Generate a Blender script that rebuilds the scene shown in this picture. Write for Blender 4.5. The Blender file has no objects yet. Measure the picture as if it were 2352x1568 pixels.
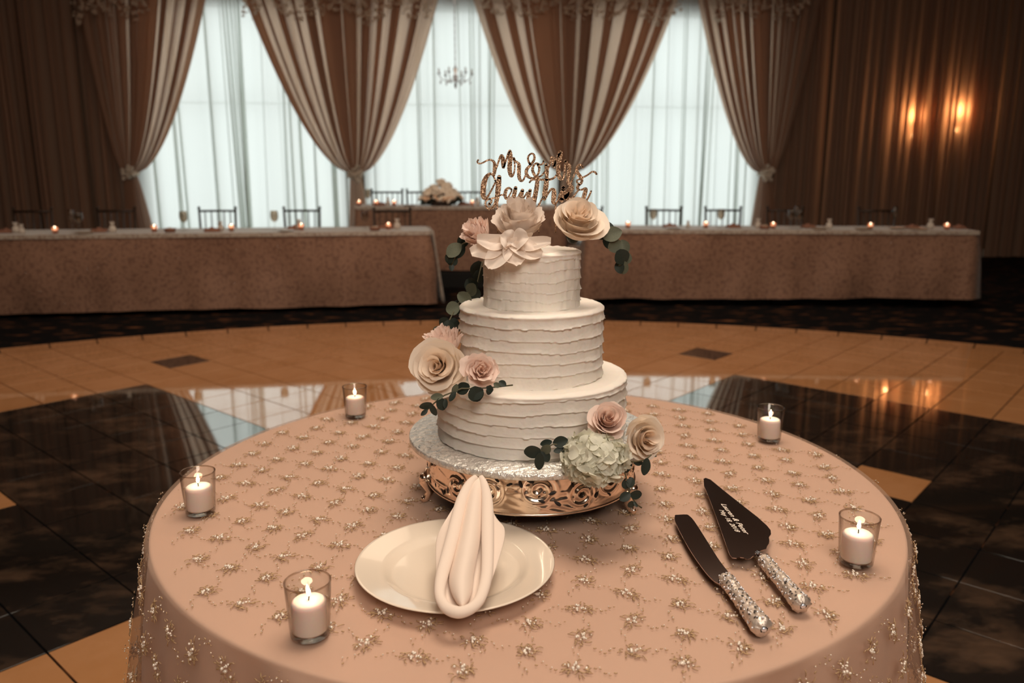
import bpy, bmesh, math, random
from mathutils import Vector, Matrix, noise
import numpy as np
R = math.radians; PI = math.pi
scn = bpy.context.scene
COL = scn.collection

# ------------------------------------------------------------------ camera, sky, lights, exposure
F_PX = 1823.0; PITCH = R(11.73); CH = 1.275
cp, sp = math.cos(PITCH), math.sin(PITCH)
cd = bpy.data.cameras.new('camera'); cam = bpy.data.objects.new('camera', cd); COL.objects.link(cam)
cd.sensor_width = 36; cd.lens = F_PX/2352*36; cd.clip_start = .02; cd.clip_end = 200
cam.location = (0, 0, CH); cam.rotation_euler = (PI/2-PITCH, 0, 0)
cd.dof.use_dof = True; cd.dof.focus_distance = 1.13; cd.dof.aperture_fstop = 4.8
scn.camera = cam

scn.view_settings.view_transform = 'Standard'; scn.view_settings.look = 'None'
scn.view_settings.exposure = 0.12; scn.view_settings.gamma = 1.0
scn.view_settings.use_curve_mapping = False
scn.cycles.use_denoising = True
scn.cycles.max_bounces = 10; scn.cycles.transparent_max_bounces = 24
scn.cycles.diffuse_bounces = 4; scn.cycles.glossy_bounces = 4; scn.cycles.transmission_bounces = 6
scn.cycles.sample_clamp_indirect = 6
scn.cycles.caustics_reflective = False; scn.cycles.caustics_refractive = False

world = bpy.data.worlds.new('overcast_sky'); scn.world = world; world.use_nodes = True
world.node_tree.nodes['Background'].inputs[0].default_value = (.93, .985, .97, 1)
world.node_tree.nodes['Background'].inputs[1].default_value = 1.62

def area(name, loc, target, size, power, col, sizey=None, portal=False):
    l = bpy.data.lights.new(name, 'AREA'); l.energy = power; l.color = col; l.size = size
    if sizey: l.shape = 'RECTANGLE'; l.size_y = sizey
    o = bpy.data.objects.new(name, l); COL.objects.link(o); o.location = loc
    o.rotation_euler = (Vector(target)-Vector(loc)).to_track_quat('-Z', 'Y').to_euler()
    if portal: l.cycles.is_portal = True
    return o
area('ceiling_glow', (.25, 1.15, 3.5), (.1, 1.2, 0), 1.1, 47, (1, .86, .70))
area('front_fill', (.45, -1.7, 3.1), (0, 1.2, .85), 1.3, 64, (1, .88, .76))  # unseen fill light added above and behind the camera
area('hall_glow', (0, 5.6, 4.2), (0, 6.0, 0), 8.0, 112, (1, .76, .54), 3.0)
area('wall_fill', (0, 3.2, 4.0), (0, 12, 2.0), 9.0, 44, (1, .80, .64), 1.0)  # unseen fill added to brighten the drapes and back wall
# portals for the windows are added with the windows

# ------------------------------------------------------------------ pixel -> world helpers (2352x1568 frame)
def ray(x, y):
    u = (x-1176)/F_PX; v = (y-784)/F_PX
    return Vector((u, cp-v*sp, -(v*cp+sp)))
def atz(x, y, z):
    d = ray(x, y); t = (z-CH)/d.z; return Vector((0, 0, CH))+d*t
def aty(x, y, Y):
    d = ray(x, y); return Vector((0, 0, CH))+d*(Y/d.y)

# ------------------------------------------------------------------ object helpers
def tag(o, label=None, cat=None, group=None, kind=None):
    if label: o['label'] = label
    if cat: o['category'] = cat
    if group: o['group'] = group
    if kind: o['kind'] = kind
    return o
def empty(name, loc=(0, 0, 0), rz=0, label=None, cat=None, group=None):
    o = bpy.data.objects.new(name, None); COL.objects.link(o); o.empty_display_size = .05
    o.location = loc; o.rotation_euler = (0, 0, rz)
    return tag(o, label, cat, group)
def link(name, me, mat=None, parent=None, loc=None, smooth=True):
    o = bpy.data.objects.new(name, me); COL.objects.link(o)
    if mat and not me.materials: me.materials.append(mat)
    if parent: o.parent = parent
    if loc is not None: o.location = loc
    if smooth and len(me.polygons): me.polygons.foreach_set('use_smooth', [True]*len(me.polygons))
    return o
def mesh(name, vs, fs):
    me = bpy.data.meshes.new(name); me.from_pydata([tuple(v) for v in vs], [], fs); me.update(); return me
def copy_tree(o, parent=None):
    c = o.copy(); COL.objects.link(c)
    if parent: c.parent = parent
    for ch in list(o.children): copy_tree(ch, c)
    return c
class MB:
    def __init__(s): s.v = []; s.f = []
    def add(s, vs, fs):
        n = len(s.v); s.v += [Vector(v) for v in vs]; s.f += [tuple(i+n for i in f) for f in fs]; return s
    def box(s, c, d, M=None):
        x, y, z = c; a, b, h = d[0]/2, d[1]/2, d[2]/2
        vs = [Vector((x+i*a, y+j*b, z+k*h)) for i in (-1, 1) for j in (-1, 1) for k in (-1, 1)]
        if M: vs = [M@v for v in vs]
        return s.add(vs, [(0, 1, 3, 2), (4, 6, 7, 5), (0, 4, 5, 1), (2, 3, 7, 6), (0, 2, 6, 4), (1, 5, 7, 3)])
    def lathe(s, prof, seg=24, c=(0, 0, 0), cap=False):
        vs = []; fs = []; c = Vector(c)
        for r, z in prof:
            for k in range(seg): a = 2*PI*k/seg; vs.append(c+Vector((r*math.cos(a), r*math.sin(a), z)))
        for i in range(len(prof)-1):
            for k in range(seg):
                k2 = (k+1) % seg; fs.append((i*seg+k, i*seg+k2, (i+1)*seg+k2, (i+1)*seg+k))
        if cap:
            fs.append(tuple(reversed(range(seg)))); fs.append(tuple((len(prof)-1)*seg+k for k in range(seg)))
        return s.add(vs, fs)
    def tube(s, pts, rad, seg=8, cap=True):
        pts = [Vector(p) for p in pts]; n = len(pts)
        if not hasattr(rad, '__len__'): rad = [rad]*n
        vs = []; fs = []; up = None
        for i, p in enumerate(pts):
            t = (pts[min(i+1, n-1)]-pts[max(i-1, 0)]).normalized()
            if up is None:
                up = Vector((0, 0, 1)) if abs(t.z) < .9 else Vector((1, 0, 0))
            a = t.cross(up).normalized(); up = a.cross(t).normalized()
            for k in range(seg):
                q = 2*PI*k/seg; vs.append(p+(a*math.cos(q)+up*math.sin(q))*rad[i])
        for i in range(n-1):
            for k in range(seg):
                k2 = (k+1) % seg; fs.append((i*seg+k, i*seg+k2, (i+1)*seg+k2, (i+1)*seg+k))
        if cap: fs.append(tuple(reversed(range(seg)))); fs.append(tuple((n-1)*seg+k for k in range(seg)))
        return s.add(vs, fs)
    def ball(s, c, r, seg=8, rings=5, sq=(1, 1, 1)):
        vs = [Vector((0, 0, r))]; fs = []
        for i in range(1, rings):
            a = PI*i/rings
            for k in range(seg): b = 2*PI*k/seg; vs.append(Vector((r*math.sin(a)*math.cos(b), r*math.sin(a)*math.sin(b), r*math.cos(a))))
        vs.append(Vector((0, 0, -r)))
        for k in range(seg): fs.append((0, 1+k, 1+(k+1) % seg))
        for i in range(rings-2):
            for k in range(seg):
                a = 1+i*seg; b = a+seg; k2 = (k+1) % seg; fs.append((a+k, b+k, b+k2, a+k2))
        l = len(vs)-1; a = 1+(rings-2)*seg
        for k in range(seg): fs.append((l, a+(k+1) % seg, a+k))
        c = Vector(c)
        return s.add([c+Vector((v.x*sq[0], v.y*sq[1], v.z*sq[2])) for v in vs], fs)
    def grid(s, fn, nu, nv, closed=False):
        vs = [fn(i/(nu-(0 if closed else 1)), j/(nv-1)) for j in range(nv) for i in range(nu)]
        fs = []
        for j in range(nv-1):
            for i in range(nu if closed else nu-1):
                i2 = (i+1) % nu; fs.append((j*nu+i, j*nu+i2, (j+1)*nu+i2, (j+1)*nu+i))
        return s.add(vs, fs)
    def build(s, name, mat=None, parent=None, loc=None, smooth=True):
        return link(name, mesh(name, s.v, s.f), mat, parent, loc, smooth)
def solid(o, t, off=0):
    m = o.modifiers.new('thickness', 'SOLIDIFY'); m.thickness = t; m.offset = off; return o
def bevel(o, w, n=2):
    m = o.modifiers.new('bevel', 'BEVEL'); m.width = w; m.segments = n; m.limit_method = 'ANGLE'; return o

# ------------------------------------------------------------------ materials
def nm(name):
    m = bpy.data.materials.new(name); m.use_nodes = True; nt = m.node_tree; nt.nodes.clear()
    out = nt.nodes.new('ShaderNodeOutputMaterial'); return m, nt, out
def N(nt, t, **k):
    n = nt.nodes.new(t)
    for a, b in k.items(): setattr(n, a, b)
    return n
def setin(n, **k):
    for a, b in k.items():
        n.inputs[a.replace('_', ' ')].default_value = b
    return n
def pbr(name, col, rough=.6, metal=0, spec=.5, bump=None, mottle=None, sheen=0, coat=0, sss=0, emis=None, estr=0, coord='Object'):
    """bump=(scale,strength,dist) noise bump; mottle=(scale,col2,lo,hi,stretch)"""
    m, nt, out = nm(name); b = N(nt, 'ShaderNodeBsdfPrincipled'); nt.links.new(b.outputs[0], out.inputs[0])
    b.inputs['Base Color'].default_value = (*col, 1); b.inputs['Roughness'].default_value = rough
    b.inputs['Metallic'].default_value = metal; b.inputs['Specular IOR Level'].default_value = spec
    b.inputs['Sheen Weight'].default_value = sheen; b.inputs['Coat Weight'].default_value = coat
    if sss: b.inputs['Subsurface Weight'].default_value = sss; b.inputs['Subsurface Scale'].default_value = .01
    if emis: b.inputs['Emission Color'].default_value = (*emis, 1); b.inputs['Emission Strength'].default_value = estr
    tc = N(nt, 'ShaderNodeTexCoord')
    if mottle:
        sc, c2, lo, hi, st = mottle
        mp = N(nt, 'ShaderNodeMapping'); mp.inputs['Scale'].default_value = st
        nt.links.new(tc.outputs[coord], mp.inputs[0])
        nz = N(nt, 'ShaderNodeTexNoise'); nz.inputs['Scale'].default_value = sc; nz.inputs['Detail'].default_value = 6
        nt.links.new(mp.outputs[0], nz.inputs['Vector'])
        cr = N(nt, 'ShaderNodeValToRGB'); cr.color_ramp.elements[0].position = lo; cr.color_ramp.elements[1].position = hi
        cr.color_ramp.elements[0].color = (*col, 1); cr.color_ramp.elements[1].color = (*c2, 1)
        nt.links.new(nz.outputs['Fac'], cr.inputs[0]); nt.links.new(cr.outputs[0], b.inputs['Base Color'])
    if bump:
        nz = N(nt, 'ShaderNodeTexNoise'); nz.inputs['Scale'].default_value = bump[0]; nz.inputs['Detail'].default_value = 4
        nt.links.new(tc.outputs[coord], nz.inputs['Vector'])
        bp = N(nt, 'ShaderNodeBump'); bp.inputs['Strength'].default_value = bump[1]; bp.inputs['Distance'].default_value = bump[2]
        nt.links.new(nz.outputs['Fac'], bp.inputs['Height']); nt.links.new(bp.outputs[0], b.inputs['Normal'])
    return m
def cloth(name, col, trans=.4, clear=.0, col2=None, weave=0, sheen=0):
    m, nt, out = nm(name)
    d = N(nt, 'ShaderNodeBsdfDiffuse'); d.inputs[0].default_value = (*col, 1)
    t = N(nt, 'ShaderNodeBsdfTranslucent'); t.inputs[0].default_value = (*(col2 or col), 1)
    mx = N(nt, 'ShaderNodeMixShader'); mx.inputs[0].default_value = trans
    nt.links.new(d.outputs[0], mx.inputs[1]); nt.links.new(t.outputs[0], mx.inputs[2]); last = mx
    if sheen:
        g = N(nt, 'ShaderNodeBsdfSheen'); g.inputs[0].default_value = (*col, 1); g.inputs['Roughness'].default_value = .4
        ad = N(nt, 'ShaderNodeMixShader'); ad.inputs[0].default_value = sheen
        nt.links.new(last.outputs[0], ad.inputs[1]); nt.links.new(g.outputs[0], ad.inputs[2]); last = ad
    if clear:
        tr = N(nt, 'ShaderNodeBsdfTransparent'); m2 = N(nt, 'ShaderNodeMixShader'); m2.inputs[0].default_value = clear
        nt.links.new(last.outputs[0], m2.inputs[1]); nt.links.new(tr.outputs[0], m2.inputs[2]); last = m2
    nt.links.new(last.outputs[0], out.inputs[0]); return m
def glass(name, tint=(.97, .97, .96), edge=(.45, .38, .33), refl=1.5):
    """clear thin glass: see-through face on, darker and mirror-like towards its edges"""
    m, nt, out = nm(name)
    lw = N(nt, 'ShaderNodeLayerWeight'); lw.inputs[0].default_value = .5
    cr = N(nt, 'ShaderNodeValToRGB'); cr.color_ramp.elements[0].position = .6; cr.color_ramp.elements[1].position = 1.0
    cr.color_ramp.elements[0].color = (*tint, 1); cr.color_ramp.elements[1].color = (*edge, 1)
    nt.links.new(lw.outputs['Facing'], cr.inputs[0])
    t = N(nt, 'ShaderNodeBsdfTransparent'); nt.links.new(cr.outputs[0], t.inputs[0])
    g = N(nt, 'ShaderNodeBsdfGlossy'); g.inputs['Roughness'].default_value = .03
    pw = N(nt, 'ShaderNodeMath', operation='POWER'); pw.inputs[1].default_value = 3.5
    ml = N(nt, 'ShaderNodeMath', operation='MULTIPLY_ADD'); ml.inputs[1].default_value = .55; ml.inputs[2].default_value = .03*refl
    l2 = N(nt, 'ShaderNodeLayerWeight'); l2.inputs[0].default_value = .5
    nt.links.new(l2.outputs['Facing'], pw.inputs[0]); nt.links.new(pw.outputs[0], ml.inputs[0])
    mx = N(nt, 'ShaderNodeMixShader'); nt.links.new(ml.outputs[0], mx.inputs[0])
    nt.links.new(t.outputs[0], mx.inputs[1]); nt.links.new(g.outputs[0], mx.inputs[2])
    nt.links.new(mx.outputs[0], out.inputs[0]); return m
def emit(name, col, s):
    m, nt, out = nm(name); e = N(nt, 'ShaderNodeEmission'); e.inputs[0].default_value = (*col, 1); e.inputs[1].default_value = s
    nt.links.new(e.outputs[0], out.inputs[0]); return m
def polished(name, c1, c2, scale, lo, hi, stretch, fmul=.9, rough=.03, bumpd=0.0):
    """polished stone tile: coloured body under a mirror-like polish that grows towards grazing view"""
    m, nt, out = nm(name); tc = N(nt, 'ShaderNodeTexCoord'); oi = N(nt, 'ShaderNodeObjectInfo')
    geo = N(nt, 'ShaderNodeNewGeometry')
    mp = N(nt, 'ShaderNodeMapping'); mp.inputs['Scale'].default_value = stretch; mp.inputs['Rotation'].default_value = (0, 0, R(-48.7))
    nt.links.new(geo.outputs['Position'], mp.inputs[0])
    nz = N(nt, 'ShaderNodeTexNoise'); nz.inputs['Scale'].default_value = scale; nz.inputs['Detail'].default_value = 9; nz.inputs['Roughness'].default_value = .68
    nt.links.new(mp.outputs[0], nz.inputs['Vector'])
    cr = N(nt, 'ShaderNodeValToRGB'); cr.color_ramp.elements[0].position = lo; cr.color_ramp.elements[1].position = hi
    cr.color_ramp.elements[0].color = (*c1, 1); cr.color_ramp.elements[1].color = (*c2, 1)
    nt.links.new(nz.outputs['Fac'], cr.inputs[0])
    d = N(nt, 'ShaderNodeBsdfDiffuse'); nt.links.new(cr.outputs[0], d.inputs[0])
    g = N(nt, 'ShaderNodeBsdfGlossy'); g.inputs['Roughness'].default_value = rough; g.inputs[0].default_value = (1, .98, .95, 1)
    lw = N(nt, 'ShaderNodeLayerWeight'); lw.inputs[0].default_value = .5
    pw = N(nt, 'ShaderNodeMath', operation='POWER'); pw.inputs[1].default_value = 1.35
    ml = N(nt, 'ShaderNodeMath', operation='MULTIPLY'); ml.inputs[1].default_value = fmul
    nt.links.new(lw.outputs['Facing'], pw.inputs[0]); nt.links.new(pw.outputs[0], ml.inputs[0])
    mx = N(nt, 'ShaderNodeMixShader'); nt.links.new(ml.outputs[0], mx.inputs[0])
    nt.links.new(d.outputs[0], mx.inputs[1]); nt.links.new(g.outputs[0], mx.inputs[2]); nt.links.new(mx.outputs[0], out.inputs[0])
    return m

M = {}
M['tile_light'] = polished('honey_stone', (.56, .26, .10), (.66, .33, .15), 2.5, .35, .7, (1, 1, 1), .70, .035)
M['tile_dark'] = polished('slate_stone', (.012, .011, .010), (.17, .10, .06), 3.2, .50, .78, (.75, 1.35, 1), .74, .045)
M['carpet'] = pbr('dark_carpet', (.004, .004, .005), .95, spec=.1, mottle=(5.5, (.17, .07, .03), .56, .72, (.8, 2.2, 1)), bump=(300, .4, .004))
M['wall'] = pbr('wall_paint', (.14, .10, .075), .85, spec=.2, bump=(60, .1, .002))
M['ceil'] = pbr('ceiling_paint', (.34, .25, .21), .9, spec=.1, bump=(40, .1, .002))
M['white_frame'] = pbr('window_frame_paint', (.6, .6, .56), .5, bump=(80, .05, .001))
M['pane'] = glass('window_pane', (.97, .98, .98), (.8, .85, .85), 1.45)
M['sheer'] = cloth('white_sheer', (.80, .82, .79), .66, .08, (.86, .90, .87))
M['drape'] = cloth('rose_drape', (.42, .295, .225), .5, .05, (.86, .58, .42))
M['tieback'] = cloth('cream_rosette', (.85, .75, .64), .3)
M['garland'] = cloth('garland_petals', (.88, .76, .64), .55, .35)
M['satin'] = pbr('blush_satin', (.70, .475, .36), .5, spec=.35, sheen=.15, bump=(14, .12, .004))
M['tulle'] = cloth('blush_tulle', (.64, .46, .35), .35, .66)
M['tulle_drop'] = cloth('blush_tulle_drop', (.62, .42, .30), .35, .52)
M['thread'] = pbr('gold_thread', (.50, .33, .18), .5, metal=.3, bump=(200, .2, .001))
M['pearl'] = pbr('pearl_bead', (.85, .74, .62), .14, metal=.15, spec=.9, coat=1, bump=(20, .02, .001))
M['champ'] = pbr('champagne_cloth', (.30, .165, .108), .62, spec=.4, sheen=.2, mottle=(36, (.19, .098, .064), .47, .62, (1, 1, 1)), bump=(55, .35, .01))
M['lace'] = pbr('champagne_lace', (.46, .40, .34), .45, spec=.6, sheen=.6, mottle=(38, (.30, .22, .17), .45, .6, (1, 1, 1)), bump=(70, .5, .006))
M['sequin'] = pbr('sequin', (.9, .92, .95), .25, metal=1, bump=(30, .1, .001))
M['black'] = pbr('black_cloth', (.006, .006, .006), .9, bump=(50, .2, .004))
M['frost'] = pbr('buttercream', (.84, .77, .69), .55, spec=.35, bump=(95, .22, .003), sss=.12, mottle=(9, (.80, .73, .65), .4, .6, (1, 1, 1)))
M['foil'] = pbr('silver_foil', (.76, .72, .66), .24, metal=.45, spec=.7, bump=(85, 1.0, .007))
M['gold'] = pbr('rose_gold_metal', (.90, .73, .59), .22, metal=1, bump=(160, .08, .0005))
M['glitter'] = None
M['china'] = pbr('cream_china', (.82, .70, .57), .16, spec=.55, coat=.6, bump=(5, .02, .001))
M['linen'] = pbr('blush_linen', (.84, .69, .58), .85, spec=.15, sheen=.2, bump=(900, .25, .0004))
M['steel'] = pbr('polished_steel', (.40, .32, .30), .1, metal=1, bump=(4, .02, .001))
M['engrave'] = pbr('engraving', (.9, .78, .66), .55, metal=.2, bump=(80, .1, .0003))
M['rhine'] = pbr('rhinestone_silver', (.74, .63, .54), .40, metal=.7, bump=(500, .6, .001))
M['hole_shade'] = pbr('recess_shade', (.015, .010, .008), .6, bump=(90, .1, .001))  # near-black colour standing in for the shade inside openings
M['crystal'] = pbr('crystal', (.9, .9, .95), .05, metal=.6, spec=1, coat=1, bump=(60, .05, .001))
M['glass'] = glass('clear_glass')
M['glass_rim'] = glass('clear_glass_rim', (.80, .74, .68), (.12, .07, .05), 2)
M['wax'] = pbr('white_wax', (.88, .76, .71), .5, spec=.3, sss=.5, bump=(40, .05, .001), emis=None)
M['wick'] = pbr('wick', (.02, .015, .01), .9, bump=(300, .3, .0005))
M['flame'] = emit('candle_flame', (1, .80, .55), 16)
M['flame_far'] = emit('far_candle_flame', (1, .74, .50), 26)
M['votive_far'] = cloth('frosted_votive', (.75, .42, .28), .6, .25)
M['chair'] = pbr('dark_walnut', (.045, .025, .016), .4, spec=.5, bump=(60, .1, .001), mottle=(20, (.03, .015, .01), .4, .6, (1, 1, 6)))
M['cushion'] = pbr('chair_cushion', (.3, .22, .17), .8, bump=(200, .2, .001))
M['rose_ivory'] = cloth('ivory_petal', (.90, .79, .67), .28, 0, (.92, .76, .60))
M['rose_blush'] = cloth('blush_petal', (.90, .73, .64), .28, 0, (.92, .70, .60))
M['peony'] = cloth('white_petal', (.88, .77, .68), .3, 0, (.9, .78, .68))
M['hydrangea'] = cloth('green_white_petal', (.80, .78, .66), .35, 0, (.82, .80, .66))
M['leaf_dark'] = pbr('dark_leaf', (.018, .026, .020), .5, spec=.3, mottle=(60, (.03, .04, .03), .4, .6, (1, 1, 1)), bump=(120, .15, .0006))
M['leaf_grey'] = pbr('eucalyptus_leaf', (.095, .105, .07), .6, spec=.25, mottle=(50, (.14, .145, .10), .4, .6, (1, 1, 1)), bump=(120, .15, .0006))
M['stem'] = pbr('green_stem', (.09, .075, .035), .6, bump=(90, .2, .0005))
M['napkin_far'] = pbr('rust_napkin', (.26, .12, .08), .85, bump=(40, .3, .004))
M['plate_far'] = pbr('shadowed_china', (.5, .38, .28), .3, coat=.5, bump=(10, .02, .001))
M['favor'] = cloth('net_favor_bag', (.86, .80, .74), .4, .12)
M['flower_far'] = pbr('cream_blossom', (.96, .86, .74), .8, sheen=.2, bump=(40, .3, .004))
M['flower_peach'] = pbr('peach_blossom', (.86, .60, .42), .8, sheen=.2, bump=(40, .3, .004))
M['bulb'] = emit('sconce_bulb', (1, .55, .22), 30)
M['brass'] = pbr('aged_brass', (.35, .22, .10), .35, metal=1, bump=(60, .1, .001))

def glitter():
    m, nt, out = nm('gold_glitter'); b = N(nt, 'ShaderNodeBsdfPrincipled'); nt.links.new(b.outputs[0], out.inputs[0])
    tc = N(nt, 'ShaderNodeTexCoord'); vo = N(nt, 'ShaderNodeTexVoronoi'); vo.inputs['Scale'].default_value = 900
    nt.links.new(tc.outputs['Object'], vo.inputs['Vector'])
    cr = N(nt, 'ShaderNodeValToRGB'); e = cr.color_ramp.elements; e[0].position = .2; e[0].color = (.26, .15, .09, 1); e[1].position = .93; e[1].color = (.95, .70, .48, 1)
    el = cr.color_ramp.elements.new(.62); el.color = (.50, .31, .19, 1)
    sp_ = N(nt, 'ShaderNodeSeparateColor'); nt.links.new(vo.outputs['Color'], sp_.inputs[0])
    nt.links.new(sp_.outputs[0], cr.inputs[0]); nt.links.new(cr.outputs[0], b.inputs['Base Color'])
    b.inputs['Metallic'].default_value = .55; b.inputs['Roughness'].default_value = .38
    sb = N(nt, 'ShaderNodeVectorMath', operation='SUBTRACT'); sb.inputs[1].default_value = (.5, .5, .5)
    nt.links.new(vo.outputs['Color'], sb.inputs[0])
    sc = N(nt, 'ShaderNodeVectorMath', operation='SCALE'); sc.inputs['Scale'].default_value = 1.3; nt.links.new(sb.outputs[0], sc.inputs[0])
    ge = N(nt, 'ShaderNodeNewGeometry'); ad = N(nt, 'ShaderNodeVectorMath', operation='ADD')
    nt.links.new(ge.outputs['Normal'], ad.inputs[0]); nt.links.new(sc.outputs[0], ad.inputs[1])
    no = N(nt, 'ShaderNodeVectorMath', operation='NORMALIZE'); nt.links.new(ad.outputs[0], no.inputs[0]); nt.links.new(no.outputs[0], b.inputs['Normal'])
    return m
M['glitter'] = glitter()

# ------------------------------------------------------------------ room
WA = math.atan(.113); WCO, WSI = math.cos(WA), math.sin(WA); WY = 12.05
def wp(w, off, z):   # point on the back wall: w metres along it, off metres into the room
    return Vector((w*WCO+off*WSI, WY+w*WSI-off*WCO, z))
def colw(px):        # where a photo column meets the back wall at eye height
    d = ray(px, 405); t = WY/(d.y-.113*d.x); return d.x*t/WCO
CEIL = 4.35; XL, XR, YF = -9.0, 10.4, -6.0
def wally(x): return WY+.113*x
def struct(name, mb, mat, smooth=False):
    o = mb.build(name, mat, smooth=smooth); o['kind'] = 'structure'; return o
fl = MB(); fl.add([(XL-.2, YF-.2, 0), (XR+.2, YF-.2, 0), (XR+.2, wally(XR)+.5, 0), (XL-.2, wally(XL)+.5, 0),
                   (XL-.2, YF-.2, -.1), (XR+.2, YF-.2, -.1), (XR+.2, wally(XR)+.5, -.1), (XL-.2, wally(XL)+.5, -.1)],
                  [(0, 1, 2, 3), (7, 6, 5, 4), (0, 4, 5, 1), (1, 5, 6, 2), (2, 6, 7, 3), (3, 7, 4, 0)])
floor = struct('floor', fl, M['carpet'])
ce = MB(); ce.add([(v.x, v.y, v.z+CEIL+.1) for v in fl.v], fl.f)
struct('ceiling', ce, M['ceil'])
def wallbox(name, a, b, th=.2, z0=0, z1=CEIL):
    a = Vector((*a, 0)); b = Vector((*b, 0)); d = (b-a).normalized(); n = Vector((d.y, -d.x, 0))*th
    mb = MB(); q = [a, b, b+n, a+n]
    mb.add([(p.x, p.y, z) for z in (z0, z1) for p in q], [(3, 2, 1, 0), (4, 5, 6, 7), (0, 1, 5, 4), (1, 2, 6, 5), (2, 3, 7, 6), (3, 0, 4, 7)])
    return struct(name, mb, M['wall'])
wallbox('wall_left', (XL, wally(XL)), (XL, YF), -.2) if False else wallbox('wall_left', (XL, YF), (XL, wally(XL)+.2), -.2)
wallbox('wall_right', (XR, wally(XR)+.2), (XR, YF), -.2)
wallbox('wall_front', (XR, YF), (XL, YF), -.2)
# back wall with three tall window openings
WINZ0, WINZ1 = .35, 3.62
wins = [(colw(330), colw(803)), (colw(837), colw(1280)), (colw(1314), colw(1742))]
wb = MB()
def wseg(w0, w1, z0, z1, off0=-.2, off1=0., mb=wb):
    mb.add([wp(w, o, z) for z in (z0, z1) for (w, o) in ((w0, off1), (w1, off1), (w1, off0), (w0, off0))],
           [(3, 2, 1, 0), (4, 5, 6, 7), (0, 1, 5, 4), (1, 2, 6, 5), (2, 3, 7, 6), (3, 0, 4, 7)])
WL, WR = XL/WCO-.1, XR/WCO+.1
edges = [WL]+[e for w in wins for e in w]+[WR]
for i in range(0, len(edges), 2): wseg(edges[i], edges[i+1], 0, CEIL)
for a, b in wins: wseg(a, b, 0, WINZ0); wseg(a, b, WINZ1, CEIL)
struct('wall_back', wb, M['wall'])
for i, (a, b) in enumerate(wins):
    fr = MB(); t = .05
    wseg(a, a+t, WINZ0, WINZ1, -.14, -.06, fr); wseg(b-t, b, WINZ0, WINZ1, -.14, -.06, fr)
    wseg(a+t, b-t, WINZ0, WINZ0+t, -.14, -.06, fr); wseg(a+t, b-t, WINZ1-t, WINZ1, -.14, -.06, fr)
    o = struct('window_%d' % (i+1), fr, M['white_frame'])
    n = 3
    for k in range(1, n):
        mu = MB(); x = a+(b-a)*k/n; wseg(x-.012, x+.012, WINZ0+t, WINZ1-t, -.125, -.075, mu); mu.build('mullion', M['white_frame'], o, smooth=False)
    mu = MB(); wseg(a+t, b-t, 2.28, 2.31, -.12, -.08, mu); mu.build('transom', M['white_frame'], o, smooth=False)
    for k in range(n):
        pn = MB(); x0 = a+(b-a)*k/n+.02; x1 = a+(b-a)*(k+1)/n-.02
        pn.add([wp(x0, -.1, WINZ0+t), wp(x1, -.1, WINZ0+t), wp(x1, -.1, WINZ1-t), wp(x0, -.1, WINZ1-t)], [(0, 1, 2, 3)])
        pn.build('pane', M['pane'], o, smooth=False)
    c = wp((a+b)/2, -.25, (WINZ0+WINZ1)/2)
    area('window_portal', c, wp((a+b)/2, 1, (WINZ0+WINZ1)/2), b-a+.2, 1, (1, 1, 1), WINZ1-WINZ0+.2, True)
bb = MB(); wseg(WL+.3, WR-.3, 0, .12, 0, .018, bb); struct('baseboard_back', bb, M['white_frame'])

# ------------------------------------------------------------------ dance floor tiles (real pieces, dark carpet shows in the joints)
TS = .2951; TA = .850366; TO = Vector((-2.2879, 4.8043)); E1 = Vector((math.cos(TA), math.sin(TA))); E2 = Vector((math.sin(TA), -math.cos(TA)))
DC = Vector((0, .46)); DR = 6.62
def tile_kind(i, j):
    dark = (-9 <= i < 0 and 0 <= j < 9) or (0 <= i < 9 and 9 <= j < 18)
    if (i, j) in ((-5, 4), (4, 13)): dark = False
    if (i, j) in ((1, -2), (10, 7)): dark = True
    return dark
def tile_mesh(dark, jt=.0030):
    h = TS/2-jt; b = .0005
    vs = [(-h, -h, 0), (h, -h, 0), (h, h, 0), (-h, h, 0), (-h, -h, .006-b), (h, -h, .006-b), (h, h, .006-b), (-h, h, .006-b)]
    g = h-b; vs += [(-g, -g, .006), (g, -g, .006), (g, g, .006), (-g, g, .006)]
    fs = [(0, 1, 5, 4), (1, 2, 6, 5), (2, 3, 7, 6), (3, 0, 4, 7), (4, 5, 9, 8), (5, 6, 10, 9), (6, 7, 11, 10), (7, 4, 8, 11), (8, 9, 10, 11)]
    me = mesh('tile', vs, fs); me.materials.append(M['tile_dark'] if dark else M['tile_light']); return me
tme = {True: tile_mesh(True), False: tile_mesh(False)}
cand = []; rest = {True: MB(), False: MB()}
for i in range(-30, 40):
    for j in range(-30, 40):
        c = TO+TS*((i+.5)*E1+(j+.5)*E2)
        cs = [TO+TS*((i+a)*E1+(j+b)*E2) for a in (0, 1) for b in (0, 1)]
        ins = sum((q-DC).length < DR-.2 for q in cs)
        if ins == 0: continue
        full = ins == 4
        # is it seen and not under the cake table?
        zc = c.y*cp+CH*sp
        vis = False
        if zc > .3:
            px = 1176+F_PX*c.x/zc; py = 784+F_PX*(CH*cp-c.y*sp)/zc
            vis = -120 < px < 2470 and py < 1680 and not ((px-1222)**2/900**2+(py-1420)**2/480**2 < 1)
        cand.append((zc if vis and full else 999, i, j, c, full))
cand.sort(key=lambda t: t[0])
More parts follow.
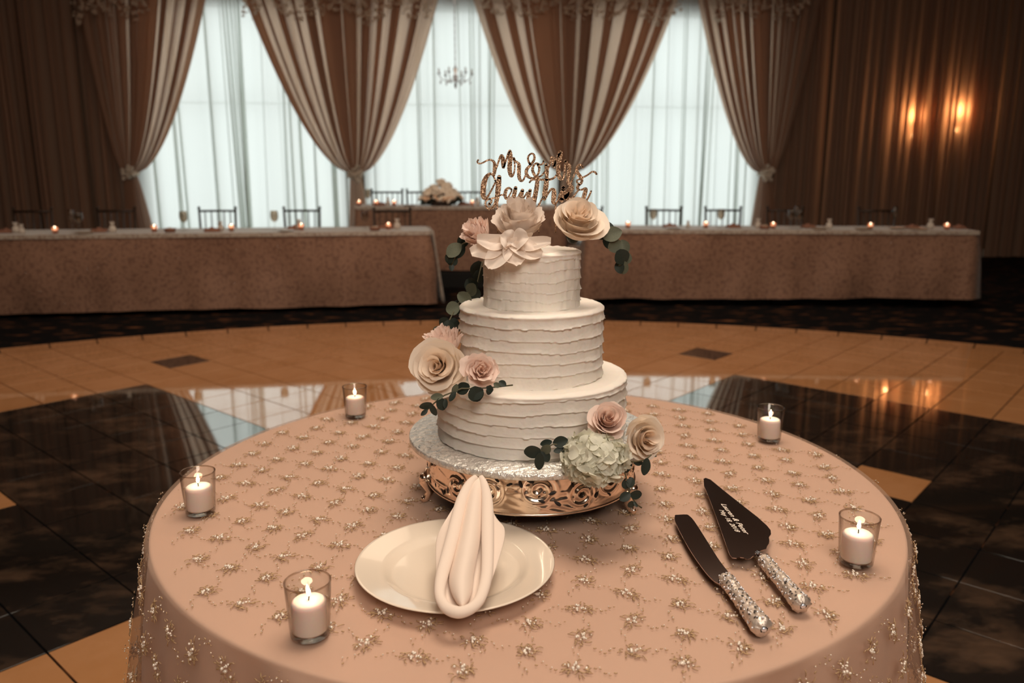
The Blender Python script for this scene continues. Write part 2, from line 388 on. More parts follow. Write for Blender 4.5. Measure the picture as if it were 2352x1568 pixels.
for n, (zc, i, j, c, full) in enumerate(cand):
    dk = tile_kind(i, j)
    if n < 300 and zc < 900:
        o = bpy.data.objects.new('tile', tme[dk]); COL.objects.link(o); o.parent = floor
        o.location = (c.x, c.y, 0.0005+random.Random(n).uniform(0, .0004)); o.rotation_euler = (0, 0, TA)
    elif full:
        Mx = Matrix.Translation((c.x, c.y, .0005))@Matrix.Rotation(TA, 4, 'Z')
        rest[dk].add([Mx@Vector(v.co) for v in tme[dk].vertices], [tuple(p.vertices) for p in tme[dk].polygons])
    else:  # tiles cut by the round edge
        bm = bmesh.new(); h = TS/2-.0025
        poly = [Vector((c.x, c.y))+E1*a*h+E2*b*h for a, b in ((-1, -1), (1, -1), (1, 1), (-1, 1))]
        outp = []
        for k in range(4):
            a = poly[k]; b = poly[(k+1) % 4]; r = DR-.2
            ia = (a-DC).length < r; ib = (b-DC).length < r
            if ia: outp.append(a)
            if ia != ib:
                lo, hi = (a, b) if ia else (b, a)
                for _ in range(20):
                    mid = (lo+hi)/2
                    if (mid-DC).length < r: lo = mid
                    else: hi = mid
                outp.append(lo)
        bm.free()
        if len(outp) >= 3:
            nv = len(outp)
            ar = sum(outp[k].x*outp[(k+1) % nv].y-outp[(k+1) % nv].x*outp[k].y for k in range(nv))
            if ar < 0: outp.reverse()
            rest[dk].add([(p.x, p.y, .0065) for p in outp]+[(p.x, p.y, 0) for p in outp], [tuple(range(nv))]+[(k, nv+k, nv+(k+1) % nv, (k+1) % nv) for k in range(nv)])
for dk in (False, True):
    tag(rest[dk].build('far_tiles', M['tile_dark'] if dk else M['tile_light'], floor, smooth=False), kind='stuff')
rg = MB(); ns = 126
for k in range(ns):
    a0 = 2*PI*k/ns+.0008; a1 = 2*PI*(k+1)/ns-.0008
    q = []
    for r in (DR-.195, DR):
        for a in (a0, (a0+a1)/2, a1): q.append((DC.x+r*math.cos(a), DC.y+r*math.sin(a), .0065))
    q += [(x, y, 0) for x, y, z in q[3:]]
    rg.add(q, [(0, 3, 4, 1), (1, 4, 5, 2), (3, 6, 7, 4), (4, 7, 8, 5)])
tag(rg.build('border_tiles', M['tile_light'], floor, smooth=False), kind='stuff')

# ------------------------------------------------------------------ drapes
rnd = random.Random(7)
def zat(px, py, off=.2):   # height on the wall plane seen at a pixel
    w = colw(px); p = wp(w, off, 0); return aty(px, py, p.y).z
ZT = 3.98
TIEZ = zat(820, 398)
def pleats(seed, n, ov=.5):
    r = random.Random(seed); ph = []; x = 0
    while x < 1: s = r.uniform(.6, 1.5)/n; ph.append((x, s, r.uniform(.55, 1))); x += s
    def f(u):
        for (x0, s, a) in ph:
            if u <= x0+s: t = (u-x0)/s; return math.sin(2*PI*t)*a*s, -math.cos(2*PI*t)*a
        return 0, 0
    return f
def drape_straight(w0, w1, seed, mat, z0=.015, z1=ZT, off=.2, n=None, amp=.065, name='drape_panel', parent=None, lean=0, nu=None, ov=.42, layers=False):
    W = w1-w0; n = n or max(4, int(W/.13)); f = pleats(seed, n); g = pleats(seed+50, max(2, n//2)); mb = MB()
    nu = nu or n*14
    def fn(u, v):
        z = z0+(z1-z0)*v
        dx, dy = f(u); gx, gy = g(u)
        k = 1+.25*(1-v)
        return wp(w0+W*(u+dx*ov*k*.8+gx*.1)+lean*(1-v)*(u-.5)+.012*math.sin(3*v+seed+9*u), off+amp*(dy*.75+gy*.35)*k, z)
    mb.grid(fn, nu, 14); return mb.build(name, mat, parent)
def tied(tie_px, lpx, rpx, seed, lab, skirt_l, skirt_r):
    root = empty('tied_drape', wp(colw(tie_px), .25, 0), 0, lab, 'curtain', 'rose drapes tied back with rosettes')
    root.rotation_euler = (0, 0, 0); inv = root.location.copy()
    tw = colw(tie_px); wl = (colw(tie_px)-colw(lpx)); wr = (colw(rpx)-colw(tie_px))
    f = pleats(seed, 30); g = pleats(seed+9, 12); h = pleats(seed+21, 60)
    def fn(u, v):   # v 0 at the tie, 1 at the top
        z = TIEZ+(ZT-TIEZ)*v
        sh = max(v, 0)**.60
        hl = .085+(wl-.085)*sh; hr = .085+(wr-.085)*sh
        dx, dy = f(u); gx, gy = g(u); hx, hy = h(u)
        uu = u+dx*.55+gx*.42
        # folds pull towards the middle lower down
        uu += dx*.75*math.exp(-((u-.47)/.15)**2)
        x = tw-hl+(hl+hr)*min(1.02, max(-.02, uu))
        am = .02+.055*sh
        return wp(x, .27+am*(dy*.7+gy*.5)+.008*hy+.10*math.sin(PI*min(1, max(0, uu)))*(1-.6*v), z)-inv
    MB().grid(fn, 420, 44).build('drape_cloth', M['drape'], root)
    # gathered tail below the tie
    sl = tw-colw(skirt_l); sr = colw(skirt_r)-tw
    f2 = pleats(seed+3, 11)
    def fn2(u, v):
        z = .02+(TIEZ-.02)*v; q = (1-v); k = min(1, q*1.6)**.8
        hl = .07+(sl-.07)*k; hr = .07+(sr-.07)*k; dx, dy = f2(u)
        return wp(tw-hl+(hl+hr)*(u+dx*.4), .27+(.02+.03*k)*dy+.05*math.sin(PI*u), z)-inv
    MB().grid(fn2, 150, 20).build('drape_tail', M['drape'], root)
    # rosette tie
    tb = MB(); r = random.Random(seed)
    c = wp(tw, .36, TIEZ)-inv
    for k in range(26):
        a = r.uniform(0, 2*PI); q = r.uniform(.02, .10); tb.ball(c+Vector((q*math.cos(a)*.9, r.uniform(-.05, .04), q*math.sin(a)*1.15)), r.uniform(.022, .04), 7, 5, (1, .7, 1))
    tb.tube([wp(tw-.09, .24, TIEZ)-inv, wp(tw-.05, .37, TIEZ-.01)-inv, wp(tw+.05, .37, TIEZ-.01)-inv, wp(tw+.09, .24, TIEZ)-inv], .035, 8)
    tb.build('tieback', M['tieback'], root)
    return root
tied(316, 225, 525, 11, 'rose drape gathered by a cream rosette at the left end of the windows', 292, 356)
tied(820, 578, 1018, 23, 'rose drape tied between the left and middle windows, beside the sweetheart table', 800, 846)
tied(1296, 1074, 1540, 37, 'rose drape tied between the middle and right windows, behind the gold cake topper', 1278, 1316)
tied(1740, 1566, 1835, 41, 'rose drape tied back at the right end of the windows', 1716, 1778)
# plain drapes, left and right of the windows
lw_ = [(-8.9/WCO*1.0, 0)] and [WL+.35, colw(-40), colw(95), colw(215), colw(306)]
labs = ['plain rose drape hanging at the far left edge of the picture', 'second plain drape from the left edge, behind the left head table',
        'plain drape left of the tied drapes, third from the left edge', 'plain drape directly left of the leftmost tied drape']
for k in range(4): tag(drape_straight(lw_[k]+.01, lw_[k+1]-.01, 100+k, M['drape'], off=.11 if k == 3 else .2, n=int((lw_[k+1]-lw_[k])/.105)), labs[k], 'curtain', 'plain rose drapes on the left wall stretch')
rw_ = [colw(1752), colw(1880), colw(2010), colw(2140), colw(2265), WR-.35]
labs = ['plain rose drape directly right of the rightmost tied drape', 'second plain drape right of the windows, behind the end chairs',
        'plain drape lit orange from behind by the left sconce', 'plain drape lit orange from behind by the right sconce', 'plain dark drape hanging at the far right edge of the picture']
for k in range(5): tag(drape_straight(rw_[k]+.01, rw_[k+1]-.01, 200+k, M['drape'], off=.11 if k == 0 else .2, n=int((rw_[k+1]-rw_[k])/.105)), labs[k], 'curtain', 'plain rose drapes on the right wall stretch')
# white sheers: wavy cloth with tight overlapping folds that read as thin dark lines
def sheer(w0, w1, seed, lab):
    r = random.Random(seed); pts = [(w0, 0)]; w = w0
    while w < w1:
        if r.random() < .46:
            s = r.uniform(.010, .032); d = r.uniform(.012, .03)
            pts += [(w+s*.8, d*.3), (w+s, d*.6), (w+s*.5, d), (w+s*.1, d*1.1), (w+s*.05, d*1.4), (w+s*.9, d*1.3)]; w += s*1.0
            pts.append((w+.03, 0)); w += .03
        else:
            s = r.uniform(.05, .16); pts.append((w+s*.5, r.uniform(-.02, .03))); w += s; pts.append((w, 0))
    nu = len(pts); sk = [r.uniform(-.04, .04) for _ in pts]
    sk = [sum(sk[max(0, i-6):i+7])/4 for i in range(nu)]
    def fn(u, v):
        i = min(nu-1, int(round(u*(nu-1)))); w, o = pts[i]
        return wp(w+sk[i]*(1-v)*1.6, .08+o*(1.15-.3*v), .02+(ZT-.05)*v)
    o = MB().grid(fn, nu, 12).build('sheer_curtain', M['sheer']); tag(o, lab, 'curtain', 'white sheers over the windows')
sheer(colw(312), colw(800)+.1, 5, 'backlit white sheer over the left window')
sheer(colw(835), colw(1262)+.1, 6, 'backlit white sheer over the middle window')
sheer(colw(1318), colw(1752)+.05, 8, 'backlit white sheer over the right window')
# pale flower garlands along the drape heads
def garland(p0, p1, seed, lab, ztop=None):
    r = random.Random(seed); mb = MB(); w0, w1 = colw(p0), colw(p1)
    zb = zat((p0+p1)/2, 10, .42)
    root = empty('flower_garland', wp((w0+w1)/2, .42, zb+.1), 0, lab, 'garland', 'pale garlands on the drape heads')
    inv = root.location
    for k in range(int((w1-w0)*190)):
        t = r.random(); drop = .10+.16*abs(math.sin(t*9+seed))+.05*math.sin(t*31)
        z = zb+.25-r.random()*(drop+.22)
        mb.ball(wp(w0+(w1-w0)*t, .52+r.uniform(-.05, .08), z)-inv, r.uniform(.014, .030), 6, 4, (1, .6, r.uniform(.6, 1.1)))
    tag(mb.build('blossoms', M['garland'], root), kind='stuff')
    MB().tube([wp(w0, .5, zb+.3)-inv, wp(w1, .5, zb+.3)-inv], .02, 6).build('garland_rope', M['stem'], root)
garland(240, 400, 1, 'pale flower garland at the head of the leftmost tied drape')
garland(600, 1000, 2, 'pale flower garland at the head of the drape left of the middle window')
garland(1100, 1525, 3, 'pale flower garland at the head of the drape above the cake topper')
garland(1590, 1790, 4, 'pale flower garland at the head of the rightmost tied drape')

# wall sconces burning behind the right drapes
def sconce(px, py, lab, e):
    w = colw(px); z = zat(px, py, .08)
    t = empty('wall_sconce', wp(w, .0, z-.1), 0, lab, 'lamp', 'sconces behind the right drapes'); inv = t.location
    MB().ball(wp(w, .012, z-.1)-inv, .05, 12, 6, (1, .25, 1.3)).build('back_plate', M['brass'], t)
    MB().tube([wp(w, .02, z-.1)-inv, wp(w, .06, z-.13)-inv, wp(w, .085, z-.09)-inv, wp(w, .085, z-.05)-inv], .008, 8).build('arm', M['brass'], t)
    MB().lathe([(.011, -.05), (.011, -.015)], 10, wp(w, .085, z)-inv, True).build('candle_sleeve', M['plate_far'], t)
    MB().ball(wp(w, .085, z+.004)-inv, .016, 10, 8, (1, 1, 1.7)).build('bulb', M['bulb'], t)
    l = bpy.data.lights.new('sconce_light', 'POINT'); l.energy = e; l.color = (1, .50, .20); l.shadow_soft_size = .03
    o = bpy.data.objects.new('sconce_light', l); COL.objects.link(o); o.parent = t; o.location = wp(w, .05, z+.30)-inv
sconce(2078, 312, 'left wall sconce glowing through the right drapes', 7.5)
sconce(2176, 300, 'right wall sconce glowing through the right drapes', 7.5)

# ------------------------------------------------------------------ head tables
def dir_frame(p0, p1):
    p0 = Vector((p0[0], p0[1], 0)); p1 = Vector((p1[0], p1[1], 0)); d = (p1-p0).normalized(); n = Vector((-d.y, d.x, 0)); return p0, p1, d, n
def head_table(p0, p1, depth, lab, ztop=.757, zhem=.045, z0=0., endr=True, rt=None, seed=0, hem2=None):
    """draped banquet table: front edge p0->p1 seen from the hall, depth away from the viewer"""
    p0, p1, d, n = dir_frame(p0, p1); L = (p1-p0).length
    root = empty('banquet_table', p0+d*L/2+n*depth/2, 0, lab, 'table', 'long head tables in front of the windows'); inv = root.location
    A = lambda a, b, z: p0+d*a+n*b+Vector((0, 0, z))-inv
    tb = MB(); tb.add([A(a, b, z) for z in (ztop-.035, ztop-.006) for a, b in ((.01, .01), (L-.01, .01), (L-.01, depth-.01), (.01, depth-.01))],
                      [(3, 2, 1, 0), (4, 5, 6, 7), (0, 1, 5, 4), (1, 2, 6, 5), (2, 3, 7, 6), (3, 0, 4, 7)])
    tb.build('tabletop', M['chair'], root, smooth=False)
    nl = max(2, int(L/1.8)+1)
    for k in range(nl):
        for b in (.12, depth-.12):
            a = .25+(L-.5)*k/(nl-1); MB().tube([A(a, b, z0), A(a, b, ztop-.035)], .015, 8).build('leg', M['steel'], root)
    # cloth: perimeter path with soft folds, falling from the rounded edge to the hem
    r = random.Random(seed); per = []
    step = .045
    def seg(a0, b0, a1, b1, nx, ny):
        l = math.hypot(a1-a0, b1-b0); m = max(2, int(l/step))
        for k in range(m): per.append((a0+(a1-a0)*k/m, b0+(b1-b0)*k/m, nx, ny))
    seg(0, 0, L, 0, 0, -1); seg(L, 0, L, depth, 1, 0); seg(L, depth, 0, depth, 0, 1); seg(0, depth, 0, 0, -1, 0)
    cnr = lambda a, b: max(0, 1-min(math.hypot(a-x, b-y) for x in (0, L) for y in (0, depth))/.22)
    m = len(per); vs = []; fs = []; zl = [0, .006, .05, .2, .4, .6, .8, 1]
    for j, q in enumerate(zl):
        for i, (a, b, nx, ny) in enumerate(per):
            fold = (noise.noise(Vector((i*.16, seed*7.1, q*1.2)))*.07+.5*noise.noise(Vector((i*.5, seed*3.3+q*2, 5)))*.02)*q**.7
            pull = .03*math.sin((a*2.1+q*3.5)+seed)*q*(1-q)*2
            out = .004+(.022*q+fold+pull+cnr(a, b)*.07*q) if j else 0
            hz = zhem+((hem2-zhem)*a/L if hem2 is not None else 0)
            z = ztop-(ztop-hz-.012*noise.noise(Vector((i*.07, seed, 0))))*q if j > 1 else ztop-(.006 if j else 0)
            vs.append(A(a+nx*out, b+ny*out, z))
    for j in range(len(zl)-1):
        for i in range(m): i2 = (i+1) % m; fs.append((j*m+i, (j+1)*m+i, (j+1)*m+i2, j*m+i2))
    fs.append(tuple(range(m)))
    cl = link('cloth', mesh('cloth', vs, fs), M['champ'], root)
    # lace layer lying over the top and hanging a little at the edge
    lm = MB(); o_ = .012
    lm.add([A(a, b, z) for (a, b, z) in ((-o_, -o_, ztop+.001), (L+o_, -o_, ztop+.001), (L+o_, depth+o_, ztop+.001), (-o_, depth+o_, ztop+.001),
                                         (-o_, -o_-.004, ztop-.035), (L+o_, -o_-.004, ztop-.035), (L+o_, depth+o_, ztop-.03), (-o_, depth+o_, ztop-.03))],
           [(0, 1, 2, 3), (0, 4, 5, 1), (1, 5, 6, 2), (2, 6, 7, 3), (3, 7, 4, 0)])
    lm.build('lace_overlay', M['lace'], root, smooth=False)
    if endr:  # lace fall at the end that faces the aisle
        def fe(u, v):
            return A(L+.03+(.035+.02*math.sin(u*21))*(1-v)+.05*(1-v)*(1-u)+.012*math.sin(u*34), -.02+(depth+.02)*u, zhem+.01+(ztop-zhem-.01)*v)
        solid(MB().grid(fe, 50, 10).build('lace_fall', M['lace'], root), .002)
    sq = MB()
    for k in range(int(L*5)):
        a = r.uniform(.1, L-.1); sq.ball(A(a, -.06, r.uniform(.12, .68)), .0045, 6, 4)
    tag(sq.build('sequins', M['sequin'], root), kind='stuff')
    return root
LT0 = Vector((-5.6, 7.03)); LT1 = Vector((-.805, 7.77)); RT0 = Vector((.74, 8.0)); RT1 = Vector((4.53, 7.77))
head_table(LT0, LT1, .78, 'long left head table draped in champagne cloth with a lace end', seed=3)
head_table(RT0, RT1, .72, 'long right head table draped in champagne cloth, right of the cake', zhem=.06, hem2=.10, endr=False, seed=5)
# low riser and sweetheart table in the middle
BX0 = aty(815, 475, 9.3).x; BX1 = aty(1293, 475, 9.3).x; BZ = aty(1050, 474, 9.3).z
head_table((BX0, 9.3), (BX1, 9.3), .75, 'raised sweetheart table with the big flower arrangement, centre back', ztop=BZ, zhem=.2, z0=.18, endr=False, seed=9)
rs = MB(); rs.box(((BX0+BX1)/2, 10.2, .09), (BX1-BX0+.12, 2.0, .18)); o = rs.build('stage_riser', M['black'], smooth=False); bevel(o, .01)
tag(o, 'low dark stage riser under the sweetheart table', 'stage')

# ------------------------------------------------------------------ chairs behind the tables
def make_chair():
    t = empty('chiavari_chair')
    pb = lambda name, mb, m=M['chair']: mb.build(name, m, t)
    W = .19
    for s in (-1, 1):
        pb('back_post', MB().tube([(s*W*.95, .19, 0), (s*W*.95, .2, .44), (s*W*1.02, .235, .9)], [.014, .015, .012], 8).ball((s*W*1.02, .236, .905), .017, 8, 6))
        pb('leg', MB().tube([(s*W, -.18, 0), (s*W*1.02, -.18, .44)], [.012, .016], 8))
    pb('top_rail', MB().tube([(-W*1.02, .232, .87), (0, .245, .872), (W*1.02, .232, .87)], .012, 8))
    pb('middle_rail', MB().tube([(-W*.98, .215, .66), (0, .225, .66), (W*.98, .215, .66)], .009, 8))
    pb('lower_rail', MB().tube([(-W*.97, .2, .5), (0, .21, .5), (W*.97, .2, .5)], .009, 8))
    for k in range(5):
        x = W*1.9*(k-2)/5.4; pb('spindle', MB().tube([(x, .21, .5), (x, .225, .66), (x, .243, .87)], .0065, 6))
    o = MB().box((0, 0, .435), (.40, .40, .025)); o = pb('seat', o); bevel(o, .01)
    o = MB().box((0, 0, .465), (.37, .37, .035)).build('cushion', M['cushion'], t); bevel(o, .015, 3)
    for y in (-.18, .195): pb('stretcher', MB().tube([(-W, y, .2), (W, y, .2)], .008, 6))
    for s in (-1, 1): pb('stretcher', MB().tube([(s*W, -.18, .16), (s*W*.95, .19, .16)], .008, 6))
    return t
chair0 = make_chair(); cused = [False]
def chair(px, py, Y, rz, lab, group, zb=0.):
    c = chair0 if not cused[0] else copy_tree(chair0); cused[0] = True
    p = aty(px, py, Y); c.location = (p.x, Y-.235, zb); c.rotation_euler = (0, 0, rz); tag(c, lab, 'chair', group)
    c.scale = (1.04, 1, 1.025)
G1 = 'dark chairs behind the left head table'; G2 = 'dark chairs behind the right head table'; G3 = 'dark chairs behind the sweetheart table'
chair(81, 495, 9.0, R(6), 'leftmost dark chair back behind the left head table', G1)
chair(273, 493, 9.1, R(6), 'dark chair in front of the plain drapes, behind the left head table', G1)
chair(505, 493, 9.15, R(6), 'dark chair against the left window sheer, left of the two there', G1)
chair(698, 493, 9.2, R(5), 'dark chair against the left window sheer, right of the two there', G1)
chair(905, 490, 8.98, R(5), 'dark chair at the aisle end of the left head table', G1)
chair(1340, 490, 9.3, R(-3), 'dark chair mostly hidden behind the roses on the cake top', G2)
chair(1522, 488, 9.3, R(-3), 'dark chair against the right window sheer, left of the two there', G2)
chair(1658, 487, 9.3, R(-3), 'dark chair against the right window sheer, right of the two there', G2)
chair(1800, 488, 9.28, R(-4), 'dark chair just right of the rightmost tied drape', G2)
chair(2011, 487, 9.15, R(-4), 'rightmost dark chair behind the right head table, below the sconce glow', G2)
chair(889, 446, 10.6, 0, 'dark chair at the left end of the sweetheart table', G3, .18)
chair(970, 446, 10.6, 0, 'dark chair just left of the big flower arrangement', G3, .18)
chair(1080, 446, 10.6, 0, 'dark chair just right of the big flower arrangement', G3, .18)

# ------------------------------------------------------------------ table settings on the head tables
def flame_mb(mb, c, s=1.0, lean=0):
    prof = [(0, .0), (.35, .12), (.5, .3), (.42, .55), (.22, .8), (0, 1.0)]
    H = .022*s; seg = 10; vs = []; fs = []
    for r, z in prof:
        for k in range(seg):
            a = 2*PI*k/seg; vs.append(Vector(c)+Vector((r*.008*s*math.cos(a)+lean*z*H, r*.008*s*math.sin(a), z*H)))
    for i in range(len(prof)-1):
        for k in range(seg): k2 = (k+1) % seg; fs.append((i*seg+k, i*seg+k2, (i+1)*seg+k2, (i+1)*seg+k))
    return mb.add(vs, fs)
def make_far_votive():
    t = empty('votive_candle')
    MB().lathe([(.0, .002), (.022, .002), (.027, .06), (.025, .06), (.021, .006), (0, .006)], 14).build('glass_cup', M['votive_far'], t)
    MB().lathe([(0, .007), (.02, .007), (.0215, .032), (0, .032)], 12).build('candle', M['wax'], t)
    flame_mb(MB(), (0, 0, .034), 1.5).build('flame', M['flame_far'], t)
    return t
def make_goblet():
    t = empty('water_goblet')
    MB().lathe([(0, .001), (.034, .001), (.034, .003), (.007, .007), (.005, .02), (.005, .07), (.012, .082)], 16).build('stem', M['glass'], t)
    MB().lathe([(.012, .082), (.030, .10), (.038, .13), (.037, .165), (.032, .19), (.0305, .19), (.035, .165), (.036, .13), (.028, .102), (.0, .088)], 18).build('bowl', M['glass_rim'], t)
    MB().lathe([(0, .089), (.027, .102), (.0345, .13), (.0345, .15), (0, .15)], 16).build('water', M['glass'], t)
    return t
def make_flute():
    t = empty('champagne_flute')
    MB().lathe([(0, .001), (.03, .001), (.03, .003), (.006, .007), (.004, .02), (.004, .09)], 14).build('stem', M['glass'], t)
    MB().lathe([(.004, .09), (.018, .115), (.024, .16), (.022, .22), (.021, .22), (.0225, .16), (.016, .117), (0, .1)], 16).build('bowl', M['glass_rim'], t)
    return t
def make_favor():
    t = empty('favor_bag')
    MB().lathe([(0, .0), (.024, .002), (.030, .02), (.026, .045), (.014, .06), (.012, .066), (.020, .085), (.024, .09)], 12).build('bag', M['favor'], t)
    MB().lathe([(.0135, .058), (.016, .062), (.0135, .067)], 10).build('ribbon', M['lace'], t)
    return t
def make_place():
    t = empty('place_setting_napkin')
    def fn(u, v):
        x = (u-.5)*.17; y = (v-.5)*.11; r = 1-abs(2*v-1)
        return Vector((x*(1-.25*abs(2*v-1)), y, .0015+.042*r**.7*(.35+.65*math.sin(PI*min(1, u*1.05)))+.006*math.sin(u*17)*r))
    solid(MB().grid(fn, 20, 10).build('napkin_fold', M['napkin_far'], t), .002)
    return t
def make_plate(r=.085, h=.014):
    t = empty('side_plate')
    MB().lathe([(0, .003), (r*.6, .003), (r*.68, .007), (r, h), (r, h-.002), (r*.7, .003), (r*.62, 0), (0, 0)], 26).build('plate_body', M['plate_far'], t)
    return t
def make_box():
    t = empty('bread_basket')
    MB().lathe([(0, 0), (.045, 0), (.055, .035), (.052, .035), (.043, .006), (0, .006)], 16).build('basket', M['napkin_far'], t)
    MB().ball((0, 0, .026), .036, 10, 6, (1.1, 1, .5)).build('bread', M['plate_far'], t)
    return t
proto = dict(votive=make_far_votive, goblet=make_goblet, flute=make_flute, favor=make_favor, napkin=make_place, plate=make_plate, basket=make_box)
made = {}
CATS = dict(votive='candle', goblet='glass', flute='glass', favor='favor bag', napkin='napkin', plate='plate', basket='basket')
def put(kind, px, Y, z, lab, group, rz=0, sc=1):
    if kind not in made: made[kind] = proto[kind](); o = made[kind]
    else: o = copy_tree(made[kind])
    p = aty(px, 500, Y); o.location = (p.x, Y, z); o.rotation_euler = (0, 0, rz); o.scale = (sc,)*3
    tag(o, lab, CATS[kind], group)
def yl(px, b):   # depth on the left / right table top, b metres back from the front edge
    if px < 1100: a, c = LT0, LT1
    else: a, c = RT0, RT1
    d = ray(px, 525); s_ = (c.y-a.y)/(c.x-a.x); t = (a.y-s_*a.x)/(d.y-s_*d.x); return d.y*t+b
ZL = .7595
GV = 'lit votives on the left head table'; GV2 = 'lit votives on the right head table'; GV3 = 'lit votives on the sweetheart table'
for px, b, l in [(123, .12, 'lit votive near the left picture edge, left of the tall goblet pair'), (352, .25, 'lit votive right of the leftmost tied drape on the left head table'),
                 (530, .25, 'lit votive in front of the chair against the left sheer, left one'), (691, .3, 'lit votive in front of the right chair against the left sheer'),
                 (892, .3, 'lit votive near the aisle end of the left head table')]:
    put('votive', px, yl(px, b), ZL, l, GV)
for px, b, l in [(1443, .25, 'leftmost lit votive on the right head table, beside the eucalyptus'), (1622, .3, 'lit votive between the two chairs against the right sheer'),
                 (1777, .2, 'lit votive just right of the rightmost tied drape'), (2001, .15, 'lit votive below the left sconce on the right head table'),
                 (2177, .15, 'lit votive near the right end of the right head table')]:
    put('votive', px, yl(px, b), ZL, l, GV2)
for px, l in [(826, 'leftmost lit votive on the sweetheart table'), (865, 'second lit votive from the left on the sweetheart table'), (906, 'lit votive left of the big arrangement, third from the left'), (1085, 'lit votive right of the big flower arrangement')]:
    put('votive', px, 9.45, BZ+.0025, l, GV3)
GG = 'water goblets on the head tables'
for px, b, l in [(180, .2, 'water goblet standing right of a flute near the left picture edge'), (421, .3, 'water goblet between the rosette and the chair on the left head table'),
                 (630, .3, 'water goblet between the two chairs against the left sheer'), (838, .35, 'water goblet below the corner of the sweetheart table'),
                 (1500, .3, 'water goblet at the left chair against the right sheer'), (1656, .35, 'water goblet at the right chair against the right sheer'),
                 (1818, .2, 'left water goblet of the close pair on the right head table'), (1836, .12, 'right water goblet of the close pair on the right head table')]:
    put('goblet', px, yl(px, b), ZL, l, GG)
put('goblet', 846, 9.5, BZ+.0025, 'water goblet on the left corner of the sweetheart table', GG)
put('flute', 164, yl(164, .12), ZL, 'champagne flute left of the goblet near the left picture edge', 'champagne flutes')
put('flute', 1829, yl(1829, .4), ZL, 'champagne flute behind the close pair of goblets', 'champagne flutes')
put('flute', 2054, yl(2054, .4), ZL, 'champagne flute near the right chair below the sconces', 'champagne flutes')
GF = 'pale favor bags at the places'
for px, b, l, z in [(33, .25, 'pale favor bag at the left picture edge, behind another', 1.1), (46, .15, 'pale favor bag in front of another at the left picture edge', .95), (256, .2, 'pale favor bag at the chair in front of the plain drapes', 1.1),
                 (505, .3, 'pale favor bag at the left chair against the left sheer', 1), (686, .4, 'pale favor bag at the right chair against the left sheer', 1.1), (912, .3, 'pale favor bag at the aisle end of the left head table', 1.15),
                 (1581, .3, 'pale favor bag between the two chairs against the right sheer', .8), (1742, .3, 'pale favor bag under the rightmost tied drape', 1.05), (1906, .2, 'pale favor bag right of the close goblet pair', 1.1),
                 (2139, .2, 'pale favor bag near the right end of the right head table', 1.15)]:
    put('favor', px, yl(px, b), ZL, l, GF, 0, z)
put('favor', 892, 9.55, BZ+.0025, 'pale favor bag left of the arrangement on the sweetheart table', GF, 0, 1)
put('favor', 1097, 9.55, BZ+.0025, 'pale favor bag right of the arrangement on the sweetheart table', GF, 0, 1)
GN = 'folded rust napkins at the places'
for px, b, l in [(12, .3, 'folded rust napkin at the very left picture edge'), (226, .28, 'folded rust napkin at the chair in front of the plain drapes'), (486, .2, 'folded rust napkin at the left chair against the left sheer'),
                 (677, .42, 'folded rust napkin at the right chair against the left sheer'), (887, .45, 'folded rust napkin at the aisle end of the left head table'),
                 (1540, .35, 'folded rust napkin at the left chair against the right sheer'), (1686, .35, 'folded rust napkin at the right chair against the right sheer'),
                 (1858, .35, 'folded rust napkin right of the close goblet pair'), (2098, .3, 'folded rust napkin right of the flute below the sconces'), (2205, .3, 'folded rust napkin at the right end of the right head table')]:
    put('napkin', px, yl(px, b), ZL, l, GN, R(8))
put('napkin', 873, 9.55, BZ+.0025, 'folded rust napkin at the left place of the sweetheart table', GN)
put('napkin', 1066, 9.6, BZ+.0025, 'folded rust napkin just right of the big arrangement', GN)
GP = 'small plates on the head tables'
for px, b, l in [(190, .1, 'small plate below the goblet near the left picture edge'), (655, .12, 'small plate in front of the right chair against the left sheer'),
                 (1548, .12, 'small plate in front of the left chair against the right sheer'), (1883, .12, 'small plate right of the close goblet pair'), (1984, .1, 'small plate left of the votive below the sconce'),
                 (2063, .22, 'small plate under the flute below the sconces'), (2112, .12, 'small plate left of the rightmost favor bag')]:
    put('plate', px, yl(px, b), ZL, l, GP)
put('plate', 940, 9.43, BZ+.0025, 'small plate left of the big arrangement', GP)
GB = 'small bread baskets'
for px, b, l in [(388, .2, 'small brown bread basket left of a goblet on the left head table'), (860, .12, 'small brown bread basket near the aisle end of the left head table'), (1758, .15, 'small brown bread basket under the rightmost tied drape')]:
    put('basket', px, yl(px, b), ZL, l, GB)

# big flower arrangement on the sweetheart table
p = aty(1013, 470, 9.52); fa = empty('flower_arrangement', (p.x, 9.52, BZ+.002), 0, 'low cream and peach flower arrangement with trailing greenery on the sweetheart table', 'flowers')
MB().lathe([(0, 0), (.12, 0), (.15, .05), (.13, .05), (0, .03)], 18).build('low_bowl', M['chair'], fa)
rr = random.Random(4)
MB().ball((0, 0, .09), .1, 16, 10, (1.9, 1.0, .95)).build('foliage_core', M['leaf_dark'], fa)
def blossom(r, seed):
    q = random.Random(seed); mb = MB()
    for k in range(13):
        a = k*2.4; e = k/13; c = Vector((math.cos(a)*r*.55*e**.5, math.sin(a)*r*.55*e**.5, r*.45*(1-e)))
        mb.ball(c, r*(.36+.2*e), 7, 5, (1, 1, .55))
    return mb
bls = [mesh('blossom', blossom(.040, s).v, blossom(.040, s).f) for s in (1, 2)]
